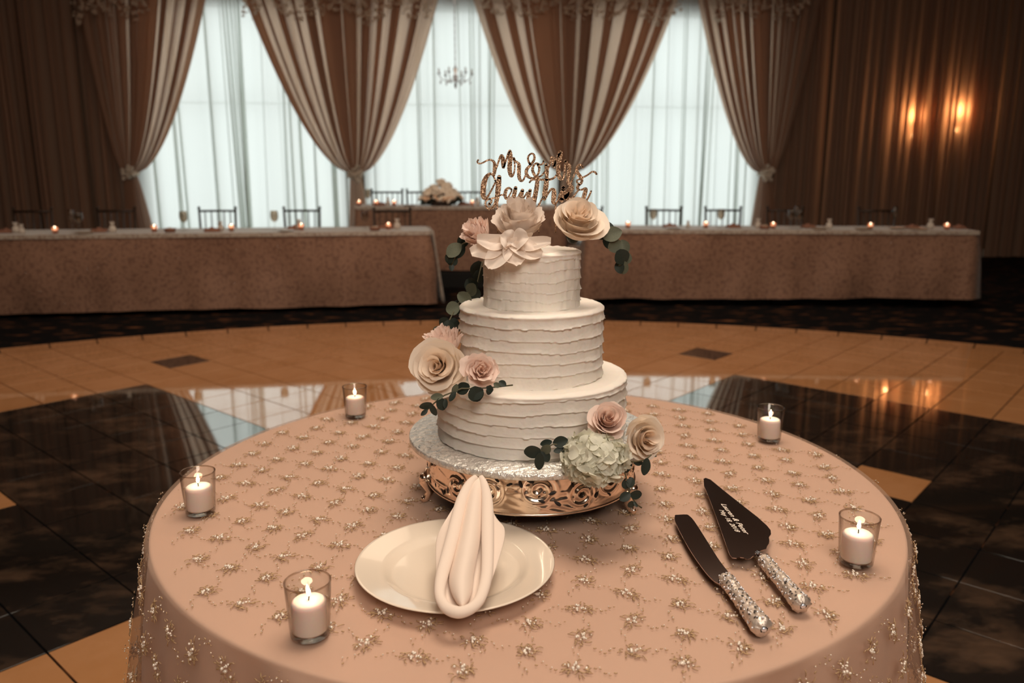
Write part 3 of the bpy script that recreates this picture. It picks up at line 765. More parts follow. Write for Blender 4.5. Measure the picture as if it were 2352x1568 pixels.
for k in range(130):
    a = rr.uniform(0, 2*PI); e = rr.random()**.6; x = .255*e*math.cos(a); y = .14*e*math.sin(a); z = .06+.21*(1-e**1.7)*rr.uniform(.75, 1.1)
    o = link('blossom', bls[k % 2], None, fa, (x, y-.02, z)); o.scale = (rr.uniform(.8, 1.25),)*3
    o.rotation_euler = (rr.uniform(.1, .9), rr.uniform(-.5, .5), rr.uniform(0, 6))
    if not bls[k % 2].materials: bls[k % 2].materials.append(M['flower_far'] if k % 2 == 0 else M['flower_peach'])
bls[0].materials.clear(); bls[0].materials.append(M['flower_far'])
b3 = bls[0].copy(); b3.materials.clear(); b3.materials.append(M['flower_peach'])
for k, o in enumerate([c for c in fa.children if c.name.startswith('blossom')]):
    o.data = b3 if (o.location.z < .10 and k % 3 != 0) else bls[0]
gm = MB()
for k in range(60):
    a = rr.uniform(-.6, .6)*PI-PI/2; e = rr.uniform(.5, 1.0); x = .25*e*math.cos(a); c = Vector((x, -.13*e, .045+rr.uniform(-.02, .05)))
    if k > 44: c = Vector((rr.uniform(-.03, .09), -.19, -rr.random()*.09))
    gm.ball(c, rr.uniform(.018, .032), 6, 4, (1, .4, rr.uniform(.5, 1)))
tag(gm.build('greenery', M['leaf_dark'], fa), kind='stuff')

# crystal chandelier in front of the middle window
cz = aty(1046, 178, 10.6); ch = empty('crystal_chandelier', (cz.x, 10.6, cz.z), 0, 'small clear crystal chandelier on a chain in front of the middle window', 'chandelier')
MB().tube([(0, 0, .12), (0, 0, CEIL+.0-cz.z)], .006, 6).build('chain', M['crystal'], ch)
for k in range(int((CEIL-cz.z)/.08)): MB().ball((0, 0, .15+k*.08), .010, 6, 4, (1, 1, 1.5)).build('chain_bead', M['crystal'], ch)
MB().lathe([(.004, -.14), (.02, -.1), (.01, -.05), (.035, 0), (.012, .05), (.03, .1), (.006, .14)], 14).build('column', M['crystal'], ch)
for k in range(6):
    a = k*PI/3+.2; c, s = math.cos(a), math.sin(a)
    arm = MB().tube([(0, 0, -.02), (.09*c, .09*s, -.06), (.18*c, .18*s, -.02), (.21*c, .21*s, .03)], .006, 6).build('arm', M['crystal'], ch)
    MB().lathe([(.004, 0), (.022, .012), (.024, .02)], 10, (.21*c, .21*s, .03)).build('drip_pan', M['crystal'], arm)
    MB().lathe([(.008, .0), (.008, .06)], 8, (.21*c, .21*s, .045), True).build('candle_tube', M['plate_far'], arm)
    MB().ball((.19*c, .19*s, -.06), .012, 6, 5, (1, 1, 2)).build('crystal_drop', M['crystal'], arm)

# ------------------------------------------------------------------ cake table
TC = Vector((.0232, 1.311, 0)); TR = .602; TZ = .7575   # top of the overlay
rt = empty('round_table', (TC.x, TC.y, 0), 0, 'round cake table standing under the blush beaded cloth', 'table')
o = MB().lathe([(0, .725), (TR-.008, .725), (TR-.004, .73), (TR-.004, .748), (TR-.008, .752), (0, .752)], 96).build('tabletop', M['chair'], rt)
for k in range(4):
    a = PI/4+k*PI/2; MB().tube([(.42*math.cos(a), .42*math.sin(a), 0), (.36*math.cos(a), .36*math.sin(a), .725)], .014, 8).build('leg', M['steel'], rt)
tcl = empty('tablecloth', (TC.x, TC.y, 0), 0, 'blush satin tablecloth with a beaded tulle overlay on the cake table', 'tablecloth')
def fold(th, q, s):
    return (math.sin(th*19+s)*.5+math.sin(th*31+1.3*s+2*q)*.35+math.sin(th*11+4)*.4)
def drop_pt(th, v, extra=0., amp=.028, flare=.055, hem=.02, ztop=.7555):
    """v 0 at the table edge, 1 at the hem; a soft rounded shoulder then folds"""
    e = .004
    if v < .05:
        a = v/.05*PI/2; r = TR-e+e*math.sin(a)+extra; z = ztop-e+e*math.cos(a)
    else:
        q = (v-.05)/.95; r = TR+extra+flare*q**.8+amp*fold(th, q, 1.)*q**.55; z = ztop-e-(ztop-e-hem)*q
    return Vector((r*math.cos(th), r*math.sin(th), z))
def cloth_mesh(extra, amp, flare, hem, ztop, name, mat, wrinkle=.0):
    seg = 440; vl = [0, .012, .025, .037, .05, .056, .066]+[.05+.95*(k/22)**1.15 for k in range(1, 23)]
    mb = MB(); vs = []; fs = []
    rl = [.0001]+[TR*(k/26) for k in range(1, 26)]+[TR-.009+extra, TR-.0045+extra]
    nr = len(rl)
    for r in rl:
        for k in range(seg):
            a = 2*PI*k/seg; x, y = r*math.cos(a), r*math.sin(a)
            wz = wrinkle*noise.noise(Vector((x*6, y*6, 3)))*min(1, (TR-r)*12) if r < TR-.012 else 0
            vs.append(Vector((x, y, ztop+wz)))
    for v in vl[1:]:
        for k in range(seg): vs.append(drop_pt(2*PI*k/seg, v, extra, amp, flare, hem, ztop))
    rows = nr+len(vl)-1
    for i in range(rows-1):
        for k in range(seg): k2 = (k+1) % seg; fs.append((i*seg+k, (i+1)*seg+k, (i+1)*seg+k2, i*seg+k2))
    return link(name, mesh(name, vs, fs), mat, tcl)
cloth_mesh(0, .030, .045, .03, .7555, 'satin_underlay', M['satin'], .0006)
ov = cloth_mesh(.006, .032, .085, .02, TZ, 'tulle_overlay', M['tulle'], 0)
# beaded sprigs embroidered on the overlay
def sprig(seed):
    r = random.Random(seed); th = MB(); pl = MB()
    for k in range(24):
        q, w_ = .0105*math.sqrt(r.random()), r.uniform(0, 2*PI); bx, by = q*math.cos(w_), q*math.sin(w_)*.85; a = w_+r.uniform(-1.1, 1.1); l = r.uniform(.0045, .0085); b_ = r.uniform(-1.3, 1.3); p = []
        for t in (0, .35, .7, 1):
            p.append(Vector((bx+l*t*math.cos(a+b_*t), by+l*t*math.sin(a+b_*t), .0004+.0013*math.sin(PI*t))))
        th.tube(p, [.0003, .00065, .0006, .0003], 4)
    for k in range(r.choice((9, 11, 12))):
        pl.ball((r.gauss(0, .0042), r.gauss(0, .0036), .0014+r.uniform(0, .0010)), r.uniform(.0008, .0016), 6, 4)
    for k in range(r.choice((1, 2, 2))): pl.ball((r.gauss(0, .003), r.gauss(0, .003), .0022), r.uniform(.0016, .0022), 7, 5)
    for s in (1, -1):   # trailing tails of knots and small beads
        n = 5
        for k in range(n):
            t = .0175+k*.0045; x = s*t; y = .0045*math.sin(k*1.3+seed)*s
            th.ball((x, y, .0008), .0010*r.uniform(.6, 1.2), 5, 3, (1.7, .8, .6))
            if k % 2: pl.ball((x, y+.001, .0018), .0009, 5, 3)
    th.v = [Vector((v.x*1.2, v.y*1.2, v.z)) for v in th.v]; pl.v = [Vector((v.x*1.15, v.y*1.15, v.z*1.1)) for v in pl.v]
    me = mesh('beaded_sprig', th.v+pl.v, th.f+[tuple(i+len(th.v) for i in f) for f in pl.f])
    me.materials.append(M['thread']); me.materials.append(M['pearl'])
    nf = len(th.f)
    for i, p_ in enumerate(me.polygons): p_.material_index = 0 if i < nf else 1; p_.use_smooth = True
    return me
sprigs = [sprig(s) for s in range(6)]
places = []
rs_ = random.Random(3); A0 = R(28); ax = Vector((math.cos(A0), math.sin(A0))); ay = Vector((-math.sin(A0), math.cos(A0)))
PX, PY = .0725, .0505
for i in range(-14, 15):
    for j in range(-18, 19):
        q = ax*(i*PX+(PX/2 if j % 2 else 0))+ay*(j*PY)+Vector((rs_.uniform(-.004, .004), rs_.uniform(-.004, .004)))
        if q.length < TR-.024:
            ang = A0+(.75 if j % 2 else -.75)+rs_.uniform(-.25, .25)
            Mx = Matrix.Translation((q.x, q.y, TZ+.0004))@Matrix.Rotation(ang, 4, 'Z')
            # hidden under stand or plate
            wq = q+Vector((TC.x, TC.y))
            hid = (wq-Vector((.031, 1.24))).length < .15 or (wq-Vector((-.07, .968))).length < .085
            places.append((0 if not hid else 9, wq.y if wq.y > .6 else 5, Mx))
for row in range(1, 12):
    for k in range(62):
        v = .05+(row-.55)*.078; th = 2*PI*(k+(.5 if row % 2 else 0))/62
        if v > .97: continue
        p = drop_pt(th, v, .0065, .032, .085, .02, TZ); du = drop_pt(th+.01, v, .0065, .032, .085, .02, TZ)-p; dv = drop_pt(th, v-.02, .0065, .032, .085, .02, TZ)-p
        du.normalize(); dv.normalize(); nn = du.cross(dv).normalized()
        Mx = Matrix((( du.x, dv.x, nn.x, p.x), (du.y, dv.y, nn.y, p.y), (du.z, dv.z, nn.z, p.z), (0, 0, 0, 1)))@Matrix.Rotation(.7*(1 if k % 2 else -1), 4, 'Z')
        front = row <= 4 and (math.sin(th) < .1)
        places.append((1 if front else 8, row, Mx))
places.sort(key=lambda t: (t[0], t[1]))
rest_s = MB(); rest_mi = []
for n, (_, _, Mx) in enumerate(places):
    me = sprigs[n*7 % 6]
    if n < 300:
        o = bpy.data.objects.new('beaded_sprig', me); COL.objects.link(o); o.parent = tcl; o.matrix_local = Mx
    else:
        rest_s.add([Mx@v.co for v in me.vertices], [tuple(p.vertices) for p in me.polygons]); rest_mi += [p.material_index for p in me.polygons]
o = rest_s.build('beading', M['thread'], tcl); o.data.materials.append(M['pearl']); o.data.polygons.foreach_set('material_index', rest_mi); o['kind'] = 'stuff'

# ------------------------------------------------------------------ cake stand, board, cake
CX, CY = .031, 1.24
ZS0, ZS1, ZB = .797, .8590, .8705
st = empty('cake_stand', (CX, CY, TZ), 0, 'round rose gold cake stand with embossed scrolls under the cake', 'cake stand')
SR = .168; h0 = ZS0-TZ; h1 = ZS1-TZ
ctr = []; rs2 = random.Random(12)
for k in range(16):
    a = 2*PI*k/16+rs2.uniform(-.05, .05); ctr.append((a*SR, (.52+.12*math.sin(k*2.3))*(h1-h0), rs2.choice((-1, 1)), rs2.uniform(.8, 1.15)))
def relief(s, z):
    L = 2*PI*SR; v = 0
    for (cs, cz_, d, sc_) in ctr:
        dx = s-cs; dx -= L*round(dx/L); dz = z-cz_
        r = math.hypot(dx*.92, dz)/sc_
        if r < .036:
            a = math.atan2(dz, dx)*d
            v += (.5+.5*math.cos(a*1-r*560+1.0))*math.exp(-(r/.024)**4)*(1 if r > .003 else .5)
    w = .5+.5*math.sin(s*95+5*math.sin(z*130+s*22))
    v = max(v, .55*w*w*(.5+.5*math.sin(s*31+z*70)))
    return v
ns, nz = 900, 34; vs = []; fs = []
for j in range(nz):
    t = j/(nz-1); z = h0+(h1-h0)*t; ed = min(1, min(t, 1-t)*9)
    for i in range(ns):
        a = 2*PI*i/ns; r = SR+.0035*relief(a*SR, z-h0)*ed+.0012*(1-ed)
        vs.append((r*math.cos(a), r*math.sin(a), z))
for j in range(nz-1):
    for i in range(ns): i2 = (i+1) % ns; fs.append((j*ns+i, j*ns+i2, (j+1)*ns+i2, (j+1)*ns+i))
link('embossed_band', mesh('embossed_band', vs, fs), M['gold'], st)
MB().lathe([(0, h1-.001), (SR+.001, h1-.001), (SR+.004, h1+.0005), (SR+.001, h1+.001), (0, h1+.001)], 90).build('top_plate', M['gold'], st)
MB().lathe([(SR-.002, h0+.002), (SR+.003, h0+.001), (SR+.003, h0-.002), (SR-.002, h0-.003)], 120).build('base_rim', M['gold'], st)
hm = MB()
for k in range(70):   # near-black raised caps, painted as the shade inside teardrop openings
    a = 2*PI*k/70+rs2.uniform(-.03, .03); z = h0+(h1-h0)*rs2.uniform(.12, .85); c = Vector(((SR+.0022)*math.cos(a), (SR+.0022)*math.sin(a), z))
    t = Vector((-math.sin(a), math.cos(a), 0)); n_ = Vector((math.cos(a), math.sin(a), 0)); an = rs2.uniform(0, PI); l = rs2.uniform(.0035, .0065); w = l*.42
    d = t*math.cos(an)+Vector((0, 0, math.sin(an))); e = n_.cross(d)
    vs_ = [c+n_*.0022]+[c+n_*.0006+d*l*math.cos(q)+e*w*math.sin(q)*(1-.35*math.cos(q)) for q in [2*PI*m/10 for m in range(10)]]
    hm.add(vs_, [(0, 1+m, 1+(m+1) % 10) for m in range(10)])
tag(hm.build('teardrop_shade', M['hole_shade'], st), kind='stuff')
for k in range(3):
    a = R((190, 334, 78)[k]); c, s = math.cos(a), math.sin(a)
    f = MB(); f.tube([((SR-.004)*c, (SR-.004)*s, h0+.016), ((SR+.006)*c, (SR+.006)*s, h0-.006), ((SR-.002)*c, (SR-.002)*s, h0-.022), ((SR+.006)*c, (SR+.006)*s, .006), ((SR+.012)*c, (SR+.012)*s, .004)], [.009, .010, .0065, .006, .0045], 10)
    f.ball(((SR+.009)*c, (SR+.009)*s, .0055), .0052, 8, 6); f.ball(((SR+.007)*c, (SR+.007)*s, h0+.002), .009, 10, 6)
    f.build('foot', M['gold'], st)

bd = MB().lathe([(0, 0), (.196, 0), (.198, .0015), (.198, ZB-ZS1-.0025), (.1965, ZB-ZS1-.001), (0, ZB-ZS1-.001)], 140).build('cake_board', M['foil'], None, (CX+.0005, CY, ZS1+.0008))
tag(bd, 'round silver foil cake board between the cake and the gold stand', 'cake board')

cake = empty('wedding_cake', (CX, CY, ZB), 0, 'three tier white buttercream wedding cake with combed horizontal ridges', 'cake')
def tier(rad, z0, z1, band, amp, seed, fine=False):
    H = z1-z0; nzr = int(H/.0011); ns = 420; vs = []; fs = []
    nb = lambda a, z, s: noise.noise(Vector((math.cos(a)*s, math.sin(a)*s, z)))
    for j in range(nzr+1):
        t = j/nzr; z = H*t
        for i in range(ns):
            a = 2*PI*i/ns
            ph = (z+.0042*nb(a, seed*3.1, 1.6)+.0022*nb(a, z*30+seed, 4.)+.0016*math.sin(a*2+seed+z*60))/band
            kk = math.floor(ph); f = ph-kk
            am = amp*(.65+.6*noise.noise(Vector((math.cos(a)*2.2, math.sin(a)*2.2, kk*1.7+seed))))
            lip = (1-f)**2.2*am+(.0009*max(0, 1-f*14)*(1+2*nb(a, kk*3.3, 16.)))
            lip = lip*min(1, (1-t)/.07)+amp*.4*(1-min(1, (1-t)/.07))
            r = rad-amp*.5+lip+.0010*nb(a, z*14, 7.)+((.0010*nb(a, z*95, 5.)+.0005*nb(a, z*45, 14.)) if fine else .0003*nb(a, z*260, 30.))
            top = max(0, (t-.955)/.045); r += .0016*math.exp(-((t-.97)/.022)**2)*(1+1.2*nb(a, 9, 11.)) - .0035*top*top
            if j == nzr: zz = H-.0004+.0012*nb(a, 5, 9.)
            else: zz = z
            vs.append((r*math.cos(a), r*math.sin(a), z0+zz))
    # top surface with spatula rings
    rr2 = [.975, .94, .9, .84, .77, .7, .6, .5, .38, .25, .12, .0005]
    for q in rr2:
        for i in range(ns):
            a = 2*PI*i/ns; r = (rad-.004)*q
            zz = H+(.0012 if q > .95 else 0)*(1+nb(a, 1, 9.))+.0009*noise.noise(Vector((q*14+a*.5, seed, 0)))+.0008*nb(a, q*9, 3.)*q
            vs.append((r*math.cos(a), r*math.sin(a), z0+zz))
    rows = nzr+1+len(rr2)
    for j in range(rows-1):
        for i in range(ns): i2 = (i+1) % ns; fs.append((j*ns+i, j*ns+i2, (j+1)*ns+i2, (j+1)*ns+i))
    return link('cake_tier', mesh('cake_tier', vs, fs), M['frost'], cake)
Z3, Z2, Z1 = .968-ZB, 1.0775-ZB, 1.1635-ZB
tier(.1525, 0, Z3, .0172, .0042, 1.3); tier(.1145, Z3-.001, Z2, .0182, .0042, 5.7); tier(.0765, Z2-.001, Z1, .0150, .0016, 8.1, True)

# ------------------------------------------------------------------ gold glitter topper (script lettering, traced strokes as cut sheet)
def cr_spline(P, n=7):
    out = []
    P = [Vector(p) for p in P]
    Q = [P[0]*2-P[1]]+P+[P[-1]*2-P[-2]]
    for i in range(1, len(Q)-2):
        for k in range(n):
            t = k/n; a, b, c, d = Q[i-1], Q[i], Q[i+1], Q[i+2]
            out.append(.5*((2*b)+(c-a)*t+(2*a-5*b+4*c-d)*t*t+(3*b-a-3*c+d)*t**3))
    out.append(P[-1]); return out
S = [
 [(135,275,26),(120,308,24),(150,335,22),(210,322,24),(280,285,24),(340,272,28),(390,297,36),(412,345,50),(415,420,60),(405,500,48),(400,545,28)],
 [(440,420,22),(470,330,28),(500,240,34),(530,202,46),(552,260,62),(560,340,66),(562,405,38),(600,300,28),(640,180,34),(670,118,36),(680,190,62),(672,300,70),(665,420,70),(680,520,58),(705,545,40),(738,495,26),(752,400,22),(748,310,26)],
 [(735,250,42),(752,290,38),(790,312,34),(822,355,54),(822,450,58),(826,560,54),(850,618,46),(890,618,30),(922,560,26),(950,490,26)],
 [(1240,290,28),(1225,338,26),(1180,352,26),(1120,330,28),(1072,368,32),(1052,440,42),(1076,510,44),(1110,555,34),(1150,500,32),(1166,412,36),(1140,350,34)],
 [(1010,345,36),(982,290,30),(978,225,30),(1015,175,26),(1062,172,28),(1085,220,34),(1070,290,38),(1015,365,40),(960,425,48),(947,490,52),(975,552,46),(1040,582,32),(1120,566,26),(1200,540,26),(1262,465,22)],
 [(1280,355,46),(1292,450,62),(1292,540,52),(1290,600,44)],
 [(1300,460,26),(1340,350,28),(1370,240,36),(1402,252,50),(1415,330,60),(1415,392,38),(1440,300,28),(1480,205,36),(1515,150,62),(1518,200,72),(1500,300,62),(1485,420,62),(1495,540,62),(1530,598,48),(1575,560,32),(1597,450,28),(1600,310,30)],
 [(1602,290,44),(1632,330,44),(1672,372,50),(1670,450,54),(1652,560,50),(1652,650,48),(1680,688,36),(1712,630,24),(1760,520,24),(1800,440,26)],
 [(1900,400,32),(1880,362,30),(1830,362,32),(1797,420,38),(1812,490,48),(1860,560,54),(1885,620,42),(1860,678,38),(1812,662,28),(1800,622,24),(1840,602,22)],
 [(1890,575,26),(1980,528,24),(2050,478,26),(2100,477,30),(2132,512,28)],
 [(1845,680,44),(1812,735,44),(1822,790,28)],
 [(425,625,26),(390,540,28),(340,510,40),(280,552,60),(237,650,80),(221,760,80),(217,860,74),(240,918,58),(290,898,34),(350,800,28),(400,700,26),(432,640,28)],
 [(490,562,62),(480,660,80),(470,780,80),(455,900,70),(430,1010,58),(380,1078,38),(312,1098,32),(262,1040,28),(270,962,28),(330,932,30),(362,970,28),(322,1020,46)],
 [(330,935,26),(420,908,26),(490,872,26),(560,860,24),(600,830,24)],
 [(700,772,28),(650,747,34),(603,790,50),(590,880,50),(620,930,38),(662,870,24),(702,792,24)],
 [(767,745,54),(747,840,64),(727,930,64),(742,968,42),(790,928,24),(832,850,24),(870,790,30)],
 [(882,788,52),(862,870,64),(862,940,48),(910,900,24),(960,822,26)],
 [(1012,788,48),(987,880,64),(977,958,54),(1030,958,28),(1062,895,24)],
 [(1137,585,58),(1127,700,64),(1107,820,68),(1087,930,68),(1080,1020,52)],
 [(1002,652,26),(1040,612,28),(1120,602,32),(1240,607,32),(1350,602,32),(1420,572,30),(1452,530,24)],
 [(1290,590,64),(1282,700,74),(1262,820,74),(1250,925,60)],[(1230,905,28),(1195,960,24),(1165,1030,24),(1130,1088,30)],
 [(1270,930,24),(1320,830,28),(1370,770,38),(1412,795,64),(1412,900,74),(1402,985,58),(1440,1005,36),(1475,965,28),(1505,880,32),(1530,820,30)],
 [(1568,765,56),(1560,850,78),(1540,950,70)],[(1572,735,50),(1570,745,50)],
 [(1600,905,60),(1680,825,38),(1732,752,36),(1700,722,32),(1652,785,52),(1625,880,78),(1645,928,60),(1720,918,32),(1790,830,24),(1832,778,26)],
 [(1830,772,26),(1880,776,26),(1950,762,48),(1932,850,62),(1907,950,58),(1912,998,46),(1962,958,30),(2012,870,24),(2042,798,22)],
 [(1160,1010,22),(1160,1300,20),(1160,1500,20)],[(460,1000,22),(465,1300,20),(465,1500,20)],[(1440,1000,22),(1440,1300,20),(1440,1500,20)],
]
TY = 1.245
tp0 = aty(1230, 470, TY)
top = empty('cake_topper', (tp0.x, TY, tp0.z), 0, 'gold glitter script cake topper reading Mr & Mrs with a surname', 'cake topper')
def stroke(P, k):
    pts = cr_spline(P, 7); C2 = []; 
    for p in pts:
        w = aty(1080+p.x/7.35, 330+p.y/7.35, TY); C2.append((Vector((w.x-tp0.x, w.z-tp0.z)), p.z/7.35*.000675*.5*1.14))
    vs = []; fs = []; n = len(C2); th = .0011+.00005*k
    for i, (c, r) in enumerate(C2):
        t = (C2[min(n-1, i+1)][0]-C2[max(0, i-1)][0]); t.normalize(); nr = Vector((-t.y, t.x))
        for s in (1, -1):
            for y in (-th, th): q = c+nr*r*s; vs.append((q.x, y, q.y))
    for i in range(n-1):
        a = i*4; b = a+4
        fs += [(a, a+2, b+2, b), (a+1, b+1, b+3, a+3), (a, b, b+1, a+1), (a+2, a+3, b+3, b+2)]
    mb = MB().add(vs, fs)
    for i in (0, n-1):   # round ends
        c, r = C2[i]; q = [(c.x+r*math.cos(a), y, c.y+r*math.sin(a)) for y in (-th, th) for a in [2*PI*m/12 for m in range(12)]]
        mb.add(q, [tuple(range(12)), tuple(reversed(range(12, 24)))]+[(m, 12+m, 12+(m+1) % 12, (m+1) % 12) for m in range(12)])
    return mb
names_ = MB(); names2 = MB(); stakes = MB()
for k, P in enumerate(S):
    m_ = stroke(P, k); (stakes if k >= len(S)-3 else (names_ if k <= 10 else names2)).add(m_.v, m_.f)
names_.build('upper_lettering', M['glitter'], top, smooth=False); names2.build('lower_lettering', M['glitter'], top, smooth=False)
for k in (len(S)-3, len(S)-2, len(S)-1): stroke(S[k], 0).build('stake', M['glitter'], top, smooth=False)

# ------------------------------------------------------------------ flowers
def petal(R0, H, q, half, seed, ruffle, curl, lay=0):
    """one cupped petal of a bloom whose axis is +Z; q 0 inner .. 1 outer"""
    r = random.Random(seed)
    Rt = R0*(.10+.78*q**1.0); Hh = H*(1.0-.50*q**2.2)*r.uniform(.93, 1.06); nu, nv = 13, 10; p1, p2 = r.uniform(0, 6), r.uniform(0, 6); jl = r.uniform(.9, 1.0); Rt *= r.uniform(.9, 1.08)
    r_c = r.uniform(.7, 1.25)
    vs = []; fs = []
    for j in range(nv):
        t0 = j/(nv-1)
        for i in range(nu):
            s = 2*i/(nu-1)-1
            t = t0*(1-.20*abs(s)**3)*jl
            wid = half*(.35+.65*math.sin(min(1, t0*1.25+.15)*PI/2))
            a = s*wid
            rad = Rt*(t**.55)*(.82+.18*math.sin(PI*t))
            z = Hh*(t**1.25)
            c = max(0, t-.72)/.28*r_c
            rad += curl*R0*c*c*(.35+.65*q)*(1+.3*s*s); z -= curl*H*.30*c*c*q
            rad += R0*.05*s*(.5+q)      # spiral overlap
            ru = ruffle*R0*t*t*(math.sin(s*5+p1)*.6+math.sin(s*11+p2)*.4)
            rad += ru; z += ru*.5
            vs.append((rad*math.cos(a), rad*math.sin(a), z))
    for j in range(nv-1):
        for i in range(nu-1): b = j*nu+i; fs.append((b, b+1, b+nu+1, b+nu))
    return mesh('petal', vs, fs)
def bloom(name, c, axis, R0, H, n, mat, lab, cat='flower', ruffle=.02, curl=.28, seed=0, roll=0, inner=None, group=None, halfs=(1.7, .75), q0=.02, pw=1.0):
    """a rose: n petals spiralling out from the heart, each one its own part"""
    q = Vector(axis).normalized().to_track_quat('Z', 'Y'); t = empty(name, c, 0, lab, cat, group)
    t.rotation_mode = 'QUATERNION'; t.rotation_quaternion = q
    for k in range(n):
        e = (k/(n-1))**pw; qq = q0+(1-q0)*e
        me = petal(R0, H, qq, halfs[0]+(halfs[1]-halfs[0])*e**.6, seed*100+k, ruffle*(.4+e), curl)
        o = link('petal', me, inner if inner and e < .35 else mat, t); rt_ = random.Random(seed*7+k); o.rotation_euler = (rt_.uniform(-.07, .07), rt_.uniform(-.07, .07), k*2.399963+roll+rt_.uniform(-.3, .3)); o.scale = (1, 1, rt_.uniform(.9, 1.08))
    MB().lathe([(0, 0), (R0*.28, .004*0+.0), (R0*.16, -H*.22), (0, -H*.3)], 12).build('calyx', M['leaf_dark'], t)
    return t
M['rose_peach'] = cloth('peach_heart_petal', (.93, .80, .66), .4, 0, (.97, .79, .63))
M['rose_pinkheart'] = cloth('pink_heart_petal', (.93, .76, .66), .4, 0, (.97, .75, .64))
def fpos(px, py, Y): return aty(px, py, Y)
# cake top group
zt = ZB+Z1
bloom('ivory_rose', fpos(1318, 538, 1.215), (.12, -.62, .78), .047, .058, 22, M['rose_ivory'], 'large ivory rose on the right of the cake top', seed=3, curl=.34, ruffle=.03, inner=M['rose_peach'], halfs=(1.9, 1.25))
bloom('white_peony', fpos(1192, 543, 1.225), (-.05, -.45, .9), .050, .062, 30, M['peony'], 'big ruffled white peony at the centre of the cake top', seed=5, curl=.15, ruffle=.07, halfs=(1.5, .8), q0=.12)
bloom('blush_carnation', fpos(1112, 552, 1.215), (-.62, -.55, .62), .032, .042, 28, M['rose_blush'], 'frilly blush bloom at the left edge of the cake top', seed=7, curl=.2, ruffle=.13, halfs=(1.2, .6), q0=.1)
# open magnolia-like bloom whose broad petals hang over the front edge
def broad_petal(L, W, cup, seed, droop):
    r = random.Random(seed); p = r.uniform(0, 6)
    def fn(u, v):
        s = 2*u-1; w = W*math.sin(PI*min(1, (v*.86+.07)))**.6*.5
        return Vector((L*v, s*w, cup*(s*s)*W*.5-droop*L*v*v+.003*math.sin(v*6+p)+.0015*math.sin(s*6+p)))
    return MB().grid(fn, 13, 11)
ob = empty('open_white_bloom', fpos(1172, 562, 1.172), 0, 'open white bloom whose broad petals hang over the front of the top tier', 'flower')
for k, (px, py, Y, W) in enumerate([(1122, 618, 1.150, .034), (1190, 614, 1.148, .034), (1242, 592, 1.160, .034), (1085, 592, 1.165, .034), (1095, 560, 1.170, .030), (1215, 548, 1.165, .036), (1150, 540, 1.165, .034), (1265, 566, 1.168, .026)]):
    c0 = ob.location; d = fpos(px, py, Y)-c0; L = d.length
    xx = d.normalized(); nrm = Vector((0, -.75, .66)); yy = nrm.cross(xx).normalized(); zz = xx.cross(yy).normalized()
    Mx = Matrix(((xx.x, yy.x, zz.x, 0), (xx.y, yy.y, zz.y, 0), (xx.z, yy.z, zz.z, 0), (0, 0, 0, 1)))
    o = broad_petal(L, W, .35, k, -.10).build('petal', M['peony'], ob); o.matrix_local = Mx
MB().ball((0, .006, 0), .005, 8, 6).build('heart_shade', M['hole_shade'], ob)  # dark ball imitating the shaded hollow between the petals
# middle group, left of the cake
bloom('ivory_rose', fpos(1016, 846, 1.155), (-.16, -.88, .30), .050, .054, 25, M['rose_ivory'], 'large ivory garden rose on the left of the middle tier', seed=11, curl=.30, ruffle=.03, inner=M['rose_peach'], halfs=(1.9, 1.2))
bloom('blush_carnation', fpos(1030, 812, 1.19), (-.35, -.35, .85), .042, .048, 28, M['rose_blush'], 'frilly blush bloom behind the large garden rose, left of the cake', seed=13, curl=.15, ruffle=.15, halfs=(1.0, .45), q0=.15)
bloom('blush_spray_rose', fpos(1104, 856, 1.112), (.10, -.85, .42), .032, .032, 24, M['rose_blush'], 'small blush spray rose beside the garden rose on the middle ledge', seed=17, curl=.25, ruffle=.06, inner=M['rose_pinkheart'], halfs=(1.4, .7))
# lower group, right front
bloom('blush_rose', fpos(1394, 974, 1.072), (.0, -.75, .62), .034, .038, 26, M['rose_blush'], 'blush pink rose above the green white hydrangea', seed=19, curl=.22, ruffle=.02, inner=M['rose_pinkheart'], halfs=(1.7, .9))
bloom('ivory_rose', fpos(1462, 1004, 1.092), (.40, -.86, .25), .038, .044, 22, M['rose_ivory'], 'ivory rose at the lower right of the cake beside the hydrangea', seed=23, curl=.30, ruffle=.03, inner=M['rose_peach'], halfs=(1.9, 1.2))
hy = empty('hydrangea', fpos(1366, 1050, 1.045), 0, 'green white hydrangea head resting on the cake board edge', 'flower')
def floret(seed):
    r = random.Random(seed); mb = MB()
    for k in range(4):
        a = k*PI/2+r.uniform(-.2, .2); L = .0150*r.uniform(.85, 1.15); p = r.uniform(0, 6); rot = Matrix.Rotation(a, 4, 'Z')
        def fn(u, v):
            s = 2*u-1; w = L*.62*math.sin(PI*(v*.82+.09))**.75
            return rot@Vector((L*v, s*w, .003*math.sin(v*3+p)+.002*s*s+.0012*math.sin(s*5+p)*v+.0025*v))
        mb.grid(fn, 6, 6)
    mb.ball((0, 0, .001), .0014, 6, 4); return mb
fls = [mesh('floret', floret(s).v, floret(s).f) for s in range(5)]
for m_ in fls: m_.materials.append(M['hydrangea']); m_.polygons.foreach_set('use_smooth', [True]*len(m_.polygons))
